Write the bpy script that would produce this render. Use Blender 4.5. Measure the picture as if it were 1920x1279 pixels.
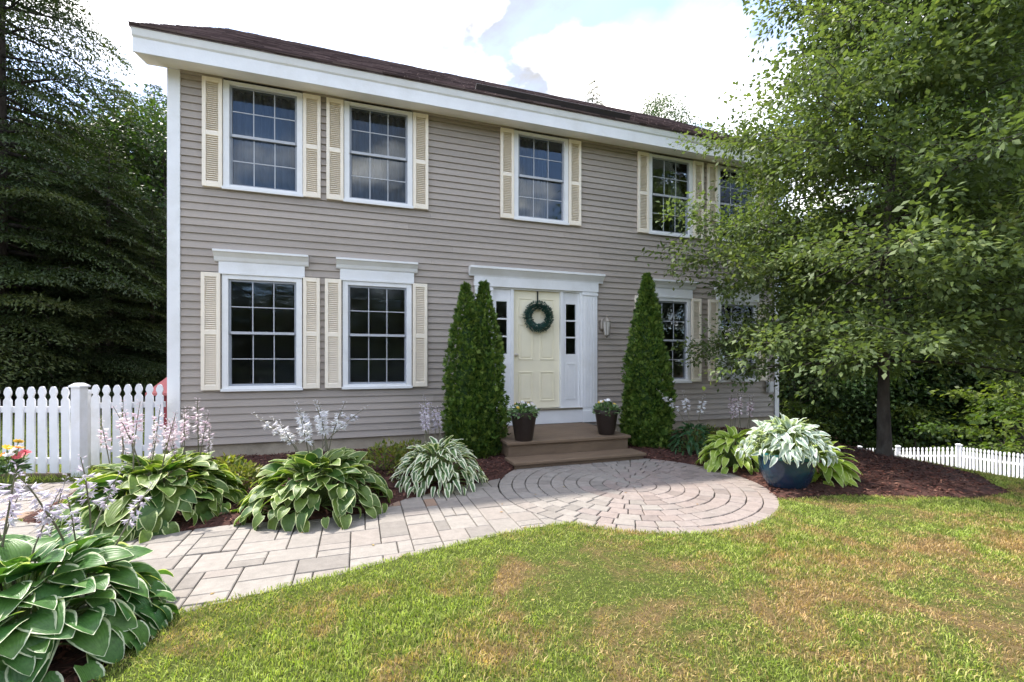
import bpy, math, random
import numpy as np
from mathutils import Vector, Matrix

for o in list(bpy.data.objects):
    bpy.data.objects.remove(o, do_unlink=True)
scn = bpy.context.scene
COL = scn.collection
R = math.radians

# ------------------------------------------------------------------ camera
# world: X runs along the house front (0 = left corner), Y into the house, Z up
F, HY = 850.0, 677.0                 # focal length and horizon in photo pixels (1920 wide)
TH = math.atan(F / 2506.0)           # the camera is turned this much to the right of the house's normal
CT, ST = math.cos(TH), math.sin(TH)
CU, CN, CH = 2.322, 7.135, 1.34
cam_d = bpy.data.cameras.new('camera')
cam = bpy.data.objects.new('camera', cam_d)
COL.objects.link(cam)
cam.location = (CU, -CN, CH)
cam.rotation_euler = (R(90), 0, -TH)
cam_d.sensor_width = 36
cam_d.lens = F * 36 / 1920
cam_d.shift_y = (HY - 639.5) / 1920
cam_d.clip_start = 0.05
cam_d.clip_end = 2000
scn.camera = cam
scn.render.resolution_x, scn.render.resolution_y = 1024, 682

# ------------------------------------------------------------------ light
SUN_EL, SUN_AZ = R(57), R(43)        # behind the house, to the left
sun_dir = Vector((-math.sin(SUN_AZ) * math.cos(SUN_EL), math.cos(SUN_AZ) * math.cos(SUN_EL), math.sin(SUN_EL)))
sd = bpy.data.lights.new('sun', 'SUN')
sd.energy = 2.0
sd.angle = R(1.6)
sd.color = (1.0, 0.94, 0.85)
sun = bpy.data.objects.new('sun', sd)
COL.objects.link(sun)
sun.location = (-10, 10, 20)
sun.rotation_euler = (-sun_dir).to_track_quat('-Z', 'Y').to_euler()

W = bpy.data.worlds.new('World')
scn.world = W
W.use_nodes = True
wn, wl = W.node_tree.nodes, W.node_tree.links
wn.clear()
wout = wn.new('ShaderNodeOutputWorld')
wbg = wn.new('ShaderNodeBackground')
sky = wn.new('ShaderNodeTexSky')
sky.sky_type = 'NISHITA'
sky.sun_disc = False
sky.sun_elevation = SUN_EL
sky.sun_rotation = -SUN_AZ
sky.air_density = 0.75
sky.dust_density = 1.0
sky.ozone_density = 2.0
# broken white cloud laid out on a plane above the scene
tc = wn.new('ShaderNodeTexCoord')
sep = wn.new('ShaderNodeSeparateXYZ')
wl.new(tc.outputs['Generated'], sep.inputs[0])
zc = wn.new('ShaderNodeMath'); zc.operation = 'MAXIMUM'; zc.inputs[1].default_value = 0.0
wl.new(sep.outputs['Z'], zc.inputs[0])
za = wn.new('ShaderNodeMath'); za.operation = 'ADD'; za.inputs[1].default_value = 0.22
wl.new(zc.outputs[0], za.inputs[0])
dx = wn.new('ShaderNodeMath'); dx.operation = 'DIVIDE'
dy = wn.new('ShaderNodeMath'); dy.operation = 'DIVIDE'
wl.new(sep.outputs['X'], dx.inputs[0]); wl.new(za.outputs[0], dx.inputs[1])
wl.new(sep.outputs['Y'], dy.inputs[0]); wl.new(za.outputs[0], dy.inputs[1])
cmb = wn.new('ShaderNodeCombineXYZ')
wl.new(dx.outputs[0], cmb.inputs['X']); wl.new(dy.outputs[0], cmb.inputs['Y'])
cmb.inputs['Z'].default_value = 1.3
n1 = wn.new('ShaderNodeTexNoise')
n1.inputs['Scale'].default_value = 2.1
n1.inputs['Detail'].default_value = 9
n1.inputs['Roughness'].default_value = 0.58
n1.inputs['Distortion'].default_value = 0.25
wl.new(cmb.outputs[0], n1.inputs['Vector'])
rmp = wn.new('ShaderNodeValToRGB')
rmp.color_ramp.elements[0].position = 0.40
rmp.color_ramp.elements[0].color = (0.12, 0.12, 0.12, 1)
rmp.color_ramp.elements[1].position = 0.63
wl.new(n1.outputs['Fac'], rmp.inputs[0])
n2 = wn.new('ShaderNodeTexNoise')
n2.inputs['Scale'].default_value = 4.2
n2.inputs['Detail'].default_value = 6
wl.new(cmb.outputs[0], n2.inputs['Vector'])
cr2 = wn.new('ShaderNodeValToRGB')
cr2.color_ramp.elements[0].position = 0.43
cr2.color_ramp.elements[0].color = (1.10, 1.12, 1.18, 1)
cr2.color_ramp.elements[1].position = 0.66
cr2.color_ramp.elements[1].color = (7.6, 7.3, 6.9, 1)
wl.new(n2.outputs['Fac'], cr2.inputs[0])
mx = wn.new('ShaderNodeMix'); mx.data_type = 'RGBA'
wl.new(rmp.outputs['Color'], mx.inputs[0])
wl.new(sky.outputs[0], mx.inputs[6])
wl.new(cr2.outputs['Color'], mx.inputs[7])
wl.new(mx.outputs[2], wbg.inputs['Color'])
wbg.inputs['Strength'].default_value = 0.15
wl.new(wbg.outputs[0], wout.inputs[0])

scn.view_settings.view_transform = 'Standard'
scn.view_settings.look = 'None'
scn.view_settings.exposure = 2.15
scn.view_settings.gamma = 1.0
try:
    scn.cycles.max_bounces = 8
    scn.cycles.diffuse_bounces = 4
    scn.cycles.transparent_max_bounces = 12
except Exception:
    pass

# ------------------------------------------------------------------ helpers
def ray(px):
    a = (px - 960.0) / F
    return a * CT + ST, -a * ST + CT
def ground_at(px, py, z=0.0):        # photo pixel -> point on level ground at height z
    d = F * (CH - z) / (py - HY)
    u, v = ray(px)
    return (CU + u * d, -CN + v * d)
def at_depth(px, d):                 # photo column + distance from the camera plane -> ground point
    u, v = ray(px)
    return (CU + u * d, -CN + v * d)

def tag(o, label=None, cat=None, group=None, kind=None):
    if label: o['label'] = label
    if cat: o['category'] = cat
    if group: o['group'] = group
    if kind: o['kind'] = kind
    return o
def empty(name, loc=(0, 0, 0), rz=0.0, parent=None):
    o = bpy.data.objects.new(name, None)
    o.empty_display_size = 0.1
    COL.objects.link(o)
    o.location = loc
    o.rotation_euler = (0, 0, rz)
    if parent: o.parent = parent
    return o
def np_mesh(name, V, Fc, mat=None, smooth=False):
    V = np.asarray(V, dtype=np.float32).reshape(-1, 3)
    Fc = np.asarray(Fc, dtype=np.int32)
    m, k = Fc.shape
    me = bpy.data.meshes.new(name)
    me.vertices.add(len(V)); me.vertices.foreach_set('co', V.ravel())
    me.loops.add(m * k); me.loops.foreach_set('vertex_index', Fc.ravel())
    me.polygons.add(m); me.polygons.foreach_set('loop_start', np.arange(0, m * k, k, dtype=np.int32))
    if smooth: me.polygons.foreach_set('use_smooth', np.ones(m, dtype=bool))
    if mat: me.materials.append(mat)
    me.update(calc_edges=True)
    return me
def put(name, me, parent=None, loc=(0, 0, 0)):
    o = bpy.data.objects.new(name, me)
    COL.objects.link(o)
    o.location = loc
    if parent: o.parent = parent
    return o
def face_attr(me, vals, name='rnd'):
    a = me.attributes.new(name, 'FLOAT', 'FACE')
    a.data.foreach_set('value', np.asarray(vals, dtype=np.float32))
def point_attr(me, vals, name='edge'):
    a = me.attributes.new(name, 'FLOAT', 'POINT')
    a.data.foreach_set('value', np.asarray(vals, dtype=np.float32))

class MB:
    def __init__(s): s.v, s.f = [], []
    def add(s, vs, fs):
        b = len(s.v)
        s.v += [tuple(p) for p in vs]
        s.f += [tuple(i + b for i in f) for f in fs]
        return s
    def box(s, x0, x1, y0, y1, z0, z1):
        return s.add([(x0,y0,z0),(x1,y0,z0),(x1,y1,z0),(x0,y1,z0),(x0,y0,z1),(x1,y0,z1),(x1,y1,z1),(x0,y1,z1)],
                     [(0,3,2,1),(4,5,6,7),(0,1,5,4),(1,2,6,5),(2,3,7,6),(3,0,4,7)])
    def prism(s, pts, axis, a, b):
        """closed outline extruded along an axis: 'x' pts=(y,z); 'y' pts=(x,z); 'z' pts=(x,y)"""
        n = len(pts)
        def P(p, t):
            return (t, p[0], p[1]) if axis == 'x' else ((p[0], t, p[1]) if axis == 'y' else (p[0], p[1], t))
        vs = [P(p, a) for p in pts] + [P(p, b) for p in pts]
        fs = [tuple(range(n))[::-1], tuple(range(n, 2 * n))]
        fs += [(i, (i + 1) % n, n + (i + 1) % n, n + i) for i in range(n)]
        return s.add(vs, fs)
    def tube(s, path, rad, seg=8):
        path = [Vector(p) for p in path]
        n = len(path)
        if not hasattr(rad, '__len__'): rad = [rad] * n
        vs, fs = [], []
        for i, p in enumerate(path):
            t = (path[min(i + 1, n - 1)] - path[max(i - 1, 0)]).normalized()
            a = t.cross(Vector((0, 0, 1)))
            if a.length < 1e-3: a = Vector((1, 0, 0))
            a.normalize(); b = t.cross(a)
            for k in range(seg):
                q = 2 * math.pi * k / seg
                vs.append(p + (a * math.cos(q) + b * math.sin(q)) * rad[i])
        for i in range(n - 1):
            for k in range(seg):
                k2 = (k + 1) % seg
                fs.append((i*seg+k, i*seg+k2, (i+1)*seg+k2, (i+1)*seg+k))
        fs.append(tuple(range(seg))[::-1]); fs.append(tuple((n-1)*seg + k for k in range(seg)))
        return s.add(vs, fs)
    def lathe(s, prof, c=(0, 0, 0), seg=28):
        vs, fs = [], []
        for r, z in prof:
            for k in range(seg):
                q = 2 * math.pi * k / seg
                vs.append((c[0] + r * math.cos(q), c[1] + r * math.sin(q), c[2] + z))
        for i in range(len(prof) - 1):
            for k in range(seg):
                k2 = (k + 1) % seg
                fs.append((i*seg+k, i*seg+k2, (i+1)*seg+k2, (i+1)*seg+k))
        fs.append(tuple(range(seg))[::-1]); fs.append(tuple((len(prof)-1)*seg + k for k in range(seg)))
        return s.add(vs, fs)
    def mesh(s, name, mat, smooth=False, bevel=0):
        me = bpy.data.meshes.new(name)
        me.from_pydata(s.v, [], s.f)
        if mat: me.materials.append(mat)
        if smooth: me.polygons.foreach_set('use_smooth', [True] * len(me.polygons))
        me.update()
        return me
    def build(s, name, mat, parent=None, smooth=False, bevel=0, loc=(0, 0, 0)):
        o = put(name, s.mesh(name, mat, smooth), parent, loc)
        if bevel:
            m = o.modifiers.new('bevel', 'BEVEL'); m.width = bevel; m.segments = 2
            m.limit_method = 'ANGLE'; m.angle_limit = R(40)
        if smooth and hasattr(o.data, 'set_sharp_from_angle'):
            o.data.set_sharp_from_angle(angle=R(40))
        return o

# ------------------------------------------------------------------ materials
def new_mat(name):
    m = bpy.data.materials.new(name); m.use_nodes = True
    nt = m.node_tree
    return m, nt, nt.nodes, nt.links, nt.nodes['Principled BSDF']
def L(nd, typ, **kw):
    n = nd.new(typ)
    for k, v in kw.items():
        if k in n.inputs: n.inputs[k].default_value = v
        else: setattr(n, k, v)
    return n
def mixc(nd, lk, fac, a, b, blend='MIX'):
    m = nd.new('ShaderNodeMix'); m.data_type = 'RGBA'; m.blend_type = blend
    for sock, val in ((0, fac), (6, a), (7, b)):
        if hasattr(val, 'links') or isinstance(val, bpy.types.NodeSocket): lk.new(val, m.inputs[sock])
        elif sock == 0: m.inputs[0].default_value = val
        else: m.inputs[sock].default_value = (*val, 1) if len(val) == 3 else val
    return m.outputs[2]
def ramp(nd, lk, src, stops):
    r = nd.new('ShaderNodeValToRGB')
    e = r.color_ramp.elements
    while len(e) < len(stops): e.new(0.5)
    for i, (p, c) in enumerate(stops):
        e[i].position = p
        e[i].color = (*c, 1) if hasattr(c, '__len__') else (c, c, c, 1)
    lk.new(src, r.inputs[0])
    return r.outputs['Color']
def simple(name, col, rough=0.5, var=0.12, scale=6.0, bump=0.0, bscale=60.0, metallic=0.0, dark=None, spec=0.4,
           stretch=(1, 1, 1), objvar=0.0, dscale=2.0):
    m, nt, nd, lk, p = new_mat(name)
    g = nd.new('ShaderNodeNewGeometry')
    mp = nd.new('ShaderNodeMapping'); mp.inputs['Scale'].default_value = stretch
    lk.new(g.outputs['Position'], mp.inputs[0])
    n = L(nd, 'ShaderNodeTexNoise', Scale=scale, Detail=6.0, Roughness=0.6)
    lk.new(mp.outputs[0], n.inputs['Vector'])
    a = tuple(max(0, c * (1 - var)) for c in col); b = tuple(min(1, c * (1 + var)) for c in col)
    c = ramp(nd, lk, n.outputs['Fac'], [(0.3, a), (0.7, b)])
    if dark:
        n3 = L(nd, 'ShaderNodeTexNoise', Scale=dscale, Detail=8.0, Roughness=0.7)
        lk.new(mp.outputs[0], n3.inputs['Vector'])
        f = ramp(nd, lk, n3.outputs['Fac'], [(0.5, 0.0), (0.75, 1.0)])
        c = mixc(nd, lk, f, c, dark)
    if objvar:
        oi = nd.new('ShaderNodeObjectInfo')
        v = ramp(nd, lk, oi.outputs['Random'], [(0, 1 - objvar), (1, 1 + objvar)])
        c = mixc(nd, lk, 1.0, c, v, 'MULTIPLY')
    lk.new(c, p.inputs['Base Color'])
    p.inputs['Roughness'].default_value = rough
    p.inputs['Metallic'].default_value = metallic
    p.inputs['Specular IOR Level'].default_value = spec
    if bump:
        n4 = L(nd, 'ShaderNodeTexNoise', Scale=bscale, Detail=5.0)
        lk.new(mp.outputs[0], n4.inputs['Vector'])
        b = L(nd, 'ShaderNodeBump', Strength=bump, Distance=0.01)
        lk.new(n4.outputs['Fac'], b.inputs['Height']); lk.new(b.outputs[0], p.inputs['Normal'])
    return m
def leafy(name, cols, trans=0.35, rough=0.5, tcol=None, zone=None, spec=0.3):
    """foliage: colour picked per leaf from the 'rnd' attribute, part of the light passes through"""
    m, nt, nd, lk, p = new_mat(name)
    at = L(nd, 'ShaderNodeAttribute', attribute_name='rnd')
    st = [(i / max(1, len(cols) - 1), c) for i, c in enumerate(cols)]
    c = ramp(nd, lk, at.outputs['Fac'], st)
    g = nd.new('ShaderNodeNewGeometry')
    n = L(nd, 'ShaderNodeTexNoise', Scale=zone or 1.2, Detail=3.0)
    lk.new(g.outputs['Position'], n.inputs['Vector'])
    v = ramp(nd, lk, n.outputs['Fac'], [(0.3, 0.75), (0.7, 1.25)])
    c = mixc(nd, lk, 1.0, c, v, 'MULTIPLY')
    lk.new(c, p.inputs['Base Color'])
    p.inputs['Roughness'].default_value = rough
    p.inputs['Specular IOR Level'].default_value = spec
    if trans:
        t = nd.new('ShaderNodeBsdfTranslucent')
        tc_ = mixc(nd, lk, 1.0, c, tcol or (1.5, 1.6, 0.6), 'MULTIPLY')
        lk.new(tc_, t.inputs['Color'])
        ms = nd.new('ShaderNodeMixShader'); ms.inputs[0].default_value = trans
        lk.new(p.outputs[0], ms.inputs[1]); lk.new(t.outputs[0], ms.inputs[2])
        lk.new(ms.outputs[0], nd['Material Output'].inputs['Surface'])
    return m

M = {}
M['siding'] = simple('siding_vinyl', (0.385, 0.338, 0.298), 0.6, 0.06, 3.0, 0.25, 90, stretch=(0.25, 1, 3), objvar=0.07, spec=0.25,
                     dark=(0.345, 0.303, 0.268), dscale=0.8)
M['trim'] = simple('trim_white', (0.80, 0.81, 0.82), 0.5, 0.04, 4.0, 0.15, 40, dark=(0.70, 0.70, 0.68), dscale=1.3)
M['soffit'] = simple('soffit_white', (0.86, 0.82, 0.74), 0.6, 0.04, 4.0, 0.1, 40)
M['shutter'] = simple('shutter_cream', (0.88, 0.80, 0.67), 0.5, 0.05, 5.0, 0.1, 60, objvar=0.03)
M['door'] = simple('door_cream', (0.88, 0.82, 0.63), 0.4, 0.03, 4.0, 0.05, 60)
M['muntin'] = simple('muntin_white', (0.46, 0.48, 0.52), 0.45, 0.04, 8.0)
M['sash'] = simple('sash_grey', (0.30, 0.32, 0.36), 0.5, 0.08, 8.0)
M['concrete'] = simple('foundation_concrete', (0.40, 0.345, 0.265), 0.9, 0.15, 3.0, 0.5, 30, dark=(0.22, 0.19, 0.14), dscale=1.6)
M['interior'] = simple('interior_plaster', (0.60, 0.57, 0.52), 0.9, 0.05, 3.0)
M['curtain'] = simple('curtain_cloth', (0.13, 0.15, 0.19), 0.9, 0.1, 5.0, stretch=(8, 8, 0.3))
M['shingle'] = simple('asphalt_shingle', (0.135, 0.098, 0.096), 0.95, 0.35, 9.0, 0.9, 160, dark=(0.060, 0.045, 0.045), dscale=3.0)
M['shingle_tab'] = leafy('shingle_tabs', [(0.075, 0.055, 0.056), (0.13, 0.095, 0.095), (0.19, 0.145, 0.142)], 0.0, 0.95, zone=1.5, spec=0.1)
M['dark_metal'] = simple('dark_metal', (0.035, 0.030, 0.030), 0.6, 0.2, 8.0)
M['steel'] = simple('brushed_nickel', (0.55, 0.50, 0.44), 0.35, 0.05, 8.0, metallic=1.0)
M['pewter'] = simple('weathered_pewter', (0.30, 0.27, 0.23), 0.5, 0.15, 30.0, metallic=0.7)
M['step'] = simple('step_painted', (0.165, 0.115, 0.075), 0.75, 0.16, 5.0, 0.4, 45, stretch=(0.6, 2.5, 2.5), dark=(0.11, 0.075, 0.05), dscale=2.0)
M['pot'] = simple('pot_brown', (0.028, 0.020, 0.017), 0.35, 0.2, 10.0, 0.1, 50)
M['glaze'] = simple('blue_glaze', (0.012, 0.028, 0.058), 0.16, 0.25, 7.0, 0.08, 20, dark=(0.010, 0.055, 0.075), dscale=5.0, spec=0.6)
M['glaze_rim'] = simple('teal_glaze', (0.02, 0.12, 0.13), 0.16, 0.3, 8.0, spec=0.6)
M['soil'] = simple('soil', (0.035, 0.025, 0.018), 0.95, 0.4, 30.0, 0.8, 60)
M['fence'] = simple('fence_white', (0.78, 0.79, 0.82), 0.5, 0.05, 6.0, 0.1, 40, dark=(0.66, 0.66, 0.64), dscale=2.5)
M['bark'] = simple('bark', (0.052, 0.042, 0.034), 0.95, 0.5, 9.0, 1.0, 25, stretch=(1, 1, 0.35), dark=(0.11, 0.105, 0.09), dscale=6.0)
M['twig'] = simple('twig', (0.06, 0.045, 0.035), 0.95, 0.3, 9.0)
M['red_roof'] = simple('red_roof', (0.55, 0.16, 0.15), 0.6, 0.12, 4.0)
M['red_wall'] = simple('red_wall', (0.30, 0.03, 0.04), 0.6, 0.12, 4.0)
M['jointsand'] = simple('joint_sand', (0.16, 0.142, 0.118), 0.98, 0.4, 25.0, 0.8, 120, dark=(0.05, 0.055, 0.03), dscale=8.0)
M['ribbon'] = simple('ribbon', (0.01, 0.014, 0.012), 0.6, 0.1)
M['stem'] = simple('stem_green', (0.14, 0.20, 0.06), 0.6, 0.2, 12.0)
M['scape'] = simple('scape', (0.14, 0.13, 0.085), 0.6, 0.25, 12.0)
M['grille'] = simple('unit_white', (0.62, 0.63, 0.64), 0.5, 0.06, 5.0)

def paver_mat(name, c1, c2, c3):
    m, nt, nd, lk, p = new_mat(name)
    oi = nd.new('ShaderNodeObjectInfo')
    g = nd.new('ShaderNodeNewGeometry')
    c = ramp(nd, lk, oi.outputs['Random'], [(0.0, c1), (0.45, c2), (0.8, c3), (1.0, tuple(x * 0.72 for x in c2))])
    n = L(nd, 'ShaderNodeTexNoise', Scale=14.0, Detail=8.0, Roughness=0.7); lk.new(g.outputs['Position'], n.inputs['Vector'])
    v = ramp(nd, lk, n.outputs['Fac'], [(0.3, 0.80), (0.7, 1.12)])
    c = mixc(nd, lk, 1.0, c, v, 'MULTIPLY')
    n2 = L(nd, 'ShaderNodeTexNoise', Scale=1.7, Detail=6.0, Roughness=0.65); lk.new(g.outputs['Position'], n2.inputs['Vector'])
    f = ramp(nd, lk, n2.outputs['Fac'], [(0.52, 0.0), (0.72, 0.55)])
    c = mixc(nd, lk, f, c, (0.20, 0.185, 0.165))
    lk.new(c, p.inputs['Base Color'])
    p.inputs['Roughness'].default_value = 0.85
    p.inputs['Specular IOR Level'].default_value = 0.25
    n3 = L(nd, 'ShaderNodeTexNoise', Scale=70.0, Detail=6.0); lk.new(g.outputs['Position'], n3.inputs['Vector'])
    b = L(nd, 'ShaderNodeBump', Strength=0.5, Distance=0.006); lk.new(n3.outputs['Fac'], b.inputs['Height'])
    lk.new(b.outputs[0], p.inputs['Normal'])
    return m
M['paver'] = paver_mat('walk_paver', (0.245, 0.224, 0.202), (0.275, 0.252, 0.228), (0.255, 0.226, 0.203))
M['paver_pink'] = paver_mat('circle_paver_pink', (0.245, 0.212, 0.194), (0.27, 0.227, 0.207), (0.25, 0.206, 0.185))
M['paver_rust'] = paver_mat('paver_rust', (0.26, 0.18, 0.13), (0.28, 0.19, 0.14), (0.24, 0.17, 0.12))

def glass_mat():
    m, nt, nd, lk, p = new_mat('window_glass')
    nd.remove(p)
    t = nd.new('ShaderNodeBsdfTransparent'); t.inputs['Color'].default_value = (0.80, 0.84, 0.86, 1)
    gl = nd.new('ShaderNodeBsdfGlossy'); gl.inputs['Roughness'].default_value = 0.015
    gl.inputs['Color'].default_value = (0.92, 0.96, 1.0, 1)
    g = nd.new('ShaderNodeNewGeometry')
    n = L(nd, 'ShaderNodeTexNoise', Scale=1.5, Detail=2.0); lk.new(g.outputs['Position'], n.inputs['Vector'])
    b = L(nd, 'ShaderNodeBump', Strength=0.10, Distance=0.02); lk.new(n.outputs['Fac'], b.inputs['Height'])
    lk.new(b.outputs[0], gl.inputs['Normal'])
    fr = nd.new('ShaderNodeFresnel'); fr.inputs['IOR'].default_value = 1.46
    ms = nd.new('ShaderNodeMixShader')
    lk.new(fr.outputs[0], ms.inputs[0]); lk.new(t.outputs[0], ms.inputs[1]); lk.new(gl.outputs[0], ms.inputs[2])
    lk.new(ms.outputs[0], nd['Material Output'].inputs['Surface'])
    return m
M['glass'] = glass_mat()

def hosta_mat(name, centre, centre2, margin, lo, hi, rough=0.42, trans=0.25):
    """leaf blade: centre colour, pale margin where the 'edge' attribute nears 1, fine veins"""
    m, nt, nd, lk, p = new_mat(name)
    e = L(nd, 'ShaderNodeAttribute', attribute_name='edge')
    a = L(nd, 'ShaderNodeAttribute', attribute_name='along')
    oi = nd.new('ShaderNodeObjectInfo')
    tcn = nd.new('ShaderNodeTexCoord')
    n = L(nd, 'ShaderNodeTexNoise', Scale=7.0, Detail=4.0); lk.new(tcn.outputs['Object'], n.inputs['Vector'])
    wob = nd.new('ShaderNodeMath'); wob.operation = 'MULTIPLY_ADD'; wob.inputs[1].default_value = 0.22; 
    lk.new(n.outputs['Fac'], wob.inputs[0]); lk.new(e.outputs['Fac'], wob.inputs[2])
    f = ramp(nd, lk, wob.outputs[0], [(lo + 0.11, 0.0), (hi + 0.11, 1.0)])
    c = ramp(nd, lk, oi.outputs['Random'], [(0.0, centre), (1.0, centre2)])
    v = ramp(nd, lk, n.outputs['Fac'], [(0.3, 0.8), (0.7, 1.2)])
    c = mixc(nd, lk, 1.0, c, v, 'MULTIPLY')
    c = mixc(nd, lk, f, c, margin)
    lk.new(c, p.inputs['Base Color'])
    p.inputs['Roughness'].default_value = rough
    p.inputs['Specular IOR Level'].default_value = 0.35
    w = L(nd, 'ShaderNodeMath', operation='MULTIPLY'); w.inputs[1].default_value = 34.0
    lk.new(e.outputs['Fac'], w.inputs[0])
    s = L(nd, 'ShaderNodeMath', operation='SINE'); lk.new(w.outputs[0], s.inputs[0])
    b = L(nd, 'ShaderNodeBump', Strength=0.16, Distance=0.004); lk.new(s.outputs[0], b.inputs['Height'])
    lk.new(b.outputs[0], p.inputs['Normal'])
    t = nd.new('ShaderNodeBsdfTranslucent')
    tc_ = mixc(nd, lk, 1.0, c, (1.6, 1.7, 0.5), 'MULTIPLY'); lk.new(tc_, t.inputs['Color'])
    ms = nd.new('ShaderNodeMixShader'); ms.inputs[0].default_value = trans
    lk.new(p.outputs[0], ms.inputs[1]); lk.new(t.outputs[0], ms.inputs[2])
    lk.new(ms.outputs[0], nd['Material Output'].inputs['Surface'])
    return m
M['hosta'] = hosta_mat('hosta_green_cream_edge', (0.045, 0.105, 0.024), (0.135, 0.20, 0.038), (0.52, 0.57, 0.29), 0.83, 0.95)
M['hosta_front'] = hosta_mat('hosta_green_white_edge', (0.045, 0.130, 0.034), (0.095, 0.195, 0.044), (0.58, 0.63, 0.44), 0.84, 0.96)
M['hosta_white'] = hosta_mat('hosta_white_variegated', (0.070, 0.150, 0.055), (0.12, 0.20, 0.075), (0.74, 0.75, 0.60), 0.48, 0.62)
M['hosta_lime'] = hosta_mat('hosta_lime', (0.22, 0.33, 0.045), (0.32, 0.42, 0.06), (0.62, 0.68, 0.30), 0.80, 0.95)
M['hosta_dark'] = hosta_mat('hosta_dark', (0.022, 0.070, 0.028), (0.038, 0.095, 0.034), (0.08, 0.15, 0.06), 0.85, 0.99)
M['hosta_silver'] = hosta_mat('silver_leaf', (0.22, 0.30, 0.24), (0.36, 0.43, 0.37), (0.66, 0.71, 0.66), 0.35, 0.95)

M['f_main'] = leafy('main_tree_leaves', [(0.056, 0.090, 0.034), (0.100, 0.145, 0.052), (0.145, 0.195, 0.070), (0.22, 0.24, 0.075)], 0.40, 0.58, tcol=(1.3, 1.35, 0.6), spec=0.35)
M['f_dec'] = leafy('wood_leaves', [(0.022, 0.048, 0.016), (0.042, 0.080, 0.022), (0.065, 0.105, 0.028)], 0.35)
M['f_under'] = leafy('understory_leaves', [(0.04, 0.075, 0.018), (0.08, 0.125, 0.024), (0.14, 0.175, 0.036)], 0.45)
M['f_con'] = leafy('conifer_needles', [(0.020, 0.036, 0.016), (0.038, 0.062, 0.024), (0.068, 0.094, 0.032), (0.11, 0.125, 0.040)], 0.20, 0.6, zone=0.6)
M['f_arb'] = leafy('arborvitae_sprays', [(0.026, 0.066, 0.012), (0.085, 0.155, 0.026), (0.20, 0.27, 0.055)], 0.22, 0.55, zone=4.0)
M['f_weed'] = leafy('weed_leaves', [(0.07, 0.11, 0.025), (0.14, 0.17, 0.03), (0.22, 0.21, 0.05)], 0.35)
M['f_annual'] = leafy('annual_leaves', [(0.06, 0.12, 0.05), (0.12, 0.20, 0.08), (0.22, 0.30, 0.16)], 0.3)
M['f_wreath'] = leafy('wreath_leaves', [(0.010, 0.050, 0.040), (0.022, 0.080, 0.062), (0.05, 0.13, 0.11)], 0.15, 0.4)
M['f_lilac'] = leafy('lilac_petals', [(0.58, 0.50, 0.62), (0.72, 0.66, 0.75), (0.82, 0.78, 0.83)], 0.3, tcol=(1, 1, 1))
M['f_pink'] = leafy('pink_petals', [(0.62, 0.48, 0.55), (0.76, 0.64, 0.70), (0.84, 0.78, 0.80)], 0.3, tcol=(1, 1, 1))
M['f_white'] = leafy('white_petals', [(0.68, 0.66, 0.70), (0.80, 0.79, 0.82), (0.86, 0.86, 0.86)], 0.3, tcol=(1, 1, 1))
M['f_yellow'] = leafy('yellow_petals', [(0.75, 0.50, 0.04), (0.80, 0.62, 0.10)], 0.2, tcol=(1, 1, 1))
M['f_orange'] = leafy('orange_petals', [(0.75, 0.22, 0.02), (0.80, 0.34, 0.04)], 0.2, tcol=(1, 1, 1))
M['f_coral'] = leafy('coral_petals', [(0.78, 0.10, 0.14), (0.82, 0.20, 0.22)], 0.2, tcol=(1, 1, 1))
M['f_chip'] = leafy('mulch_chips', [(0.040, 0.014, 0.010), (0.085, 0.030, 0.022), (0.14, 0.055, 0.040), (0.22, 0.12, 0.085)], 0.0, 0.9, zone=3.0)
M['mulch'] = simple('mulch_base', (0.055, 0.022, 0.016), 0.95, 0.5, 30.0, 1.0, 50)

def lawn_zone(nd, lk):
    """0..1 dryness from where on the lawn it is"""
    g = nd.new('ShaderNodeNewGeometry')
    n = L(nd, 'ShaderNodeTexNoise', Scale=2.0, Detail=8.0, Roughness=0.66, Distortion=0.5)
    mp = nd.new('ShaderNodeMapping'); mp.inputs['Location'].default_value = (3.1, 5.2, 0); mp.inputs['Scale'].default_value = (1, 1, 0)
    lk.new(g.outputs['Position'], mp.inputs[0]); lk.new(mp.outputs[0], n.inputs['Vector'])
    sx = nd.new('ShaderNodeSeparateXYZ'); lk.new(g.outputs['Position'], sx.inputs[0])
    # drier away from the walk, greener along it
    r = nd.new('ShaderNodeMapRange'); r.inputs['From Min'].default_value = -3.7; r.inputs['From Max'].default_value = -5.2
    r.inputs['To Min'].default_value = -0.06; r.inputs['To Max'].default_value = 0.055
    lk.new(sx.outputs['Y'], r.inputs['Value'])
    r2 = nd.new('ShaderNodeMapRange'); r2.inputs['From Min'].default_value = 2.0; r2.inputs['From Max'].default_value = 5.5
    r2.inputs['To Min'].default_value = -0.04; r2.inputs['To Max'].default_value = 0.035
    lk.new(sx.outputs['X'], r2.inputs['Value'])
    a = L(nd, 'ShaderNodeMath', operation='ADD'); lk.new(n.outputs['Fac'], a.inputs[0]); lk.new(r.outputs[0], a.inputs[1])
    b = L(nd, 'ShaderNodeMath', operation='ADD'); lk.new(a.outputs[0], b.inputs[0]); lk.new(r2.outputs[0], b.inputs[1])
    return b.outputs[0], sx
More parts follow.
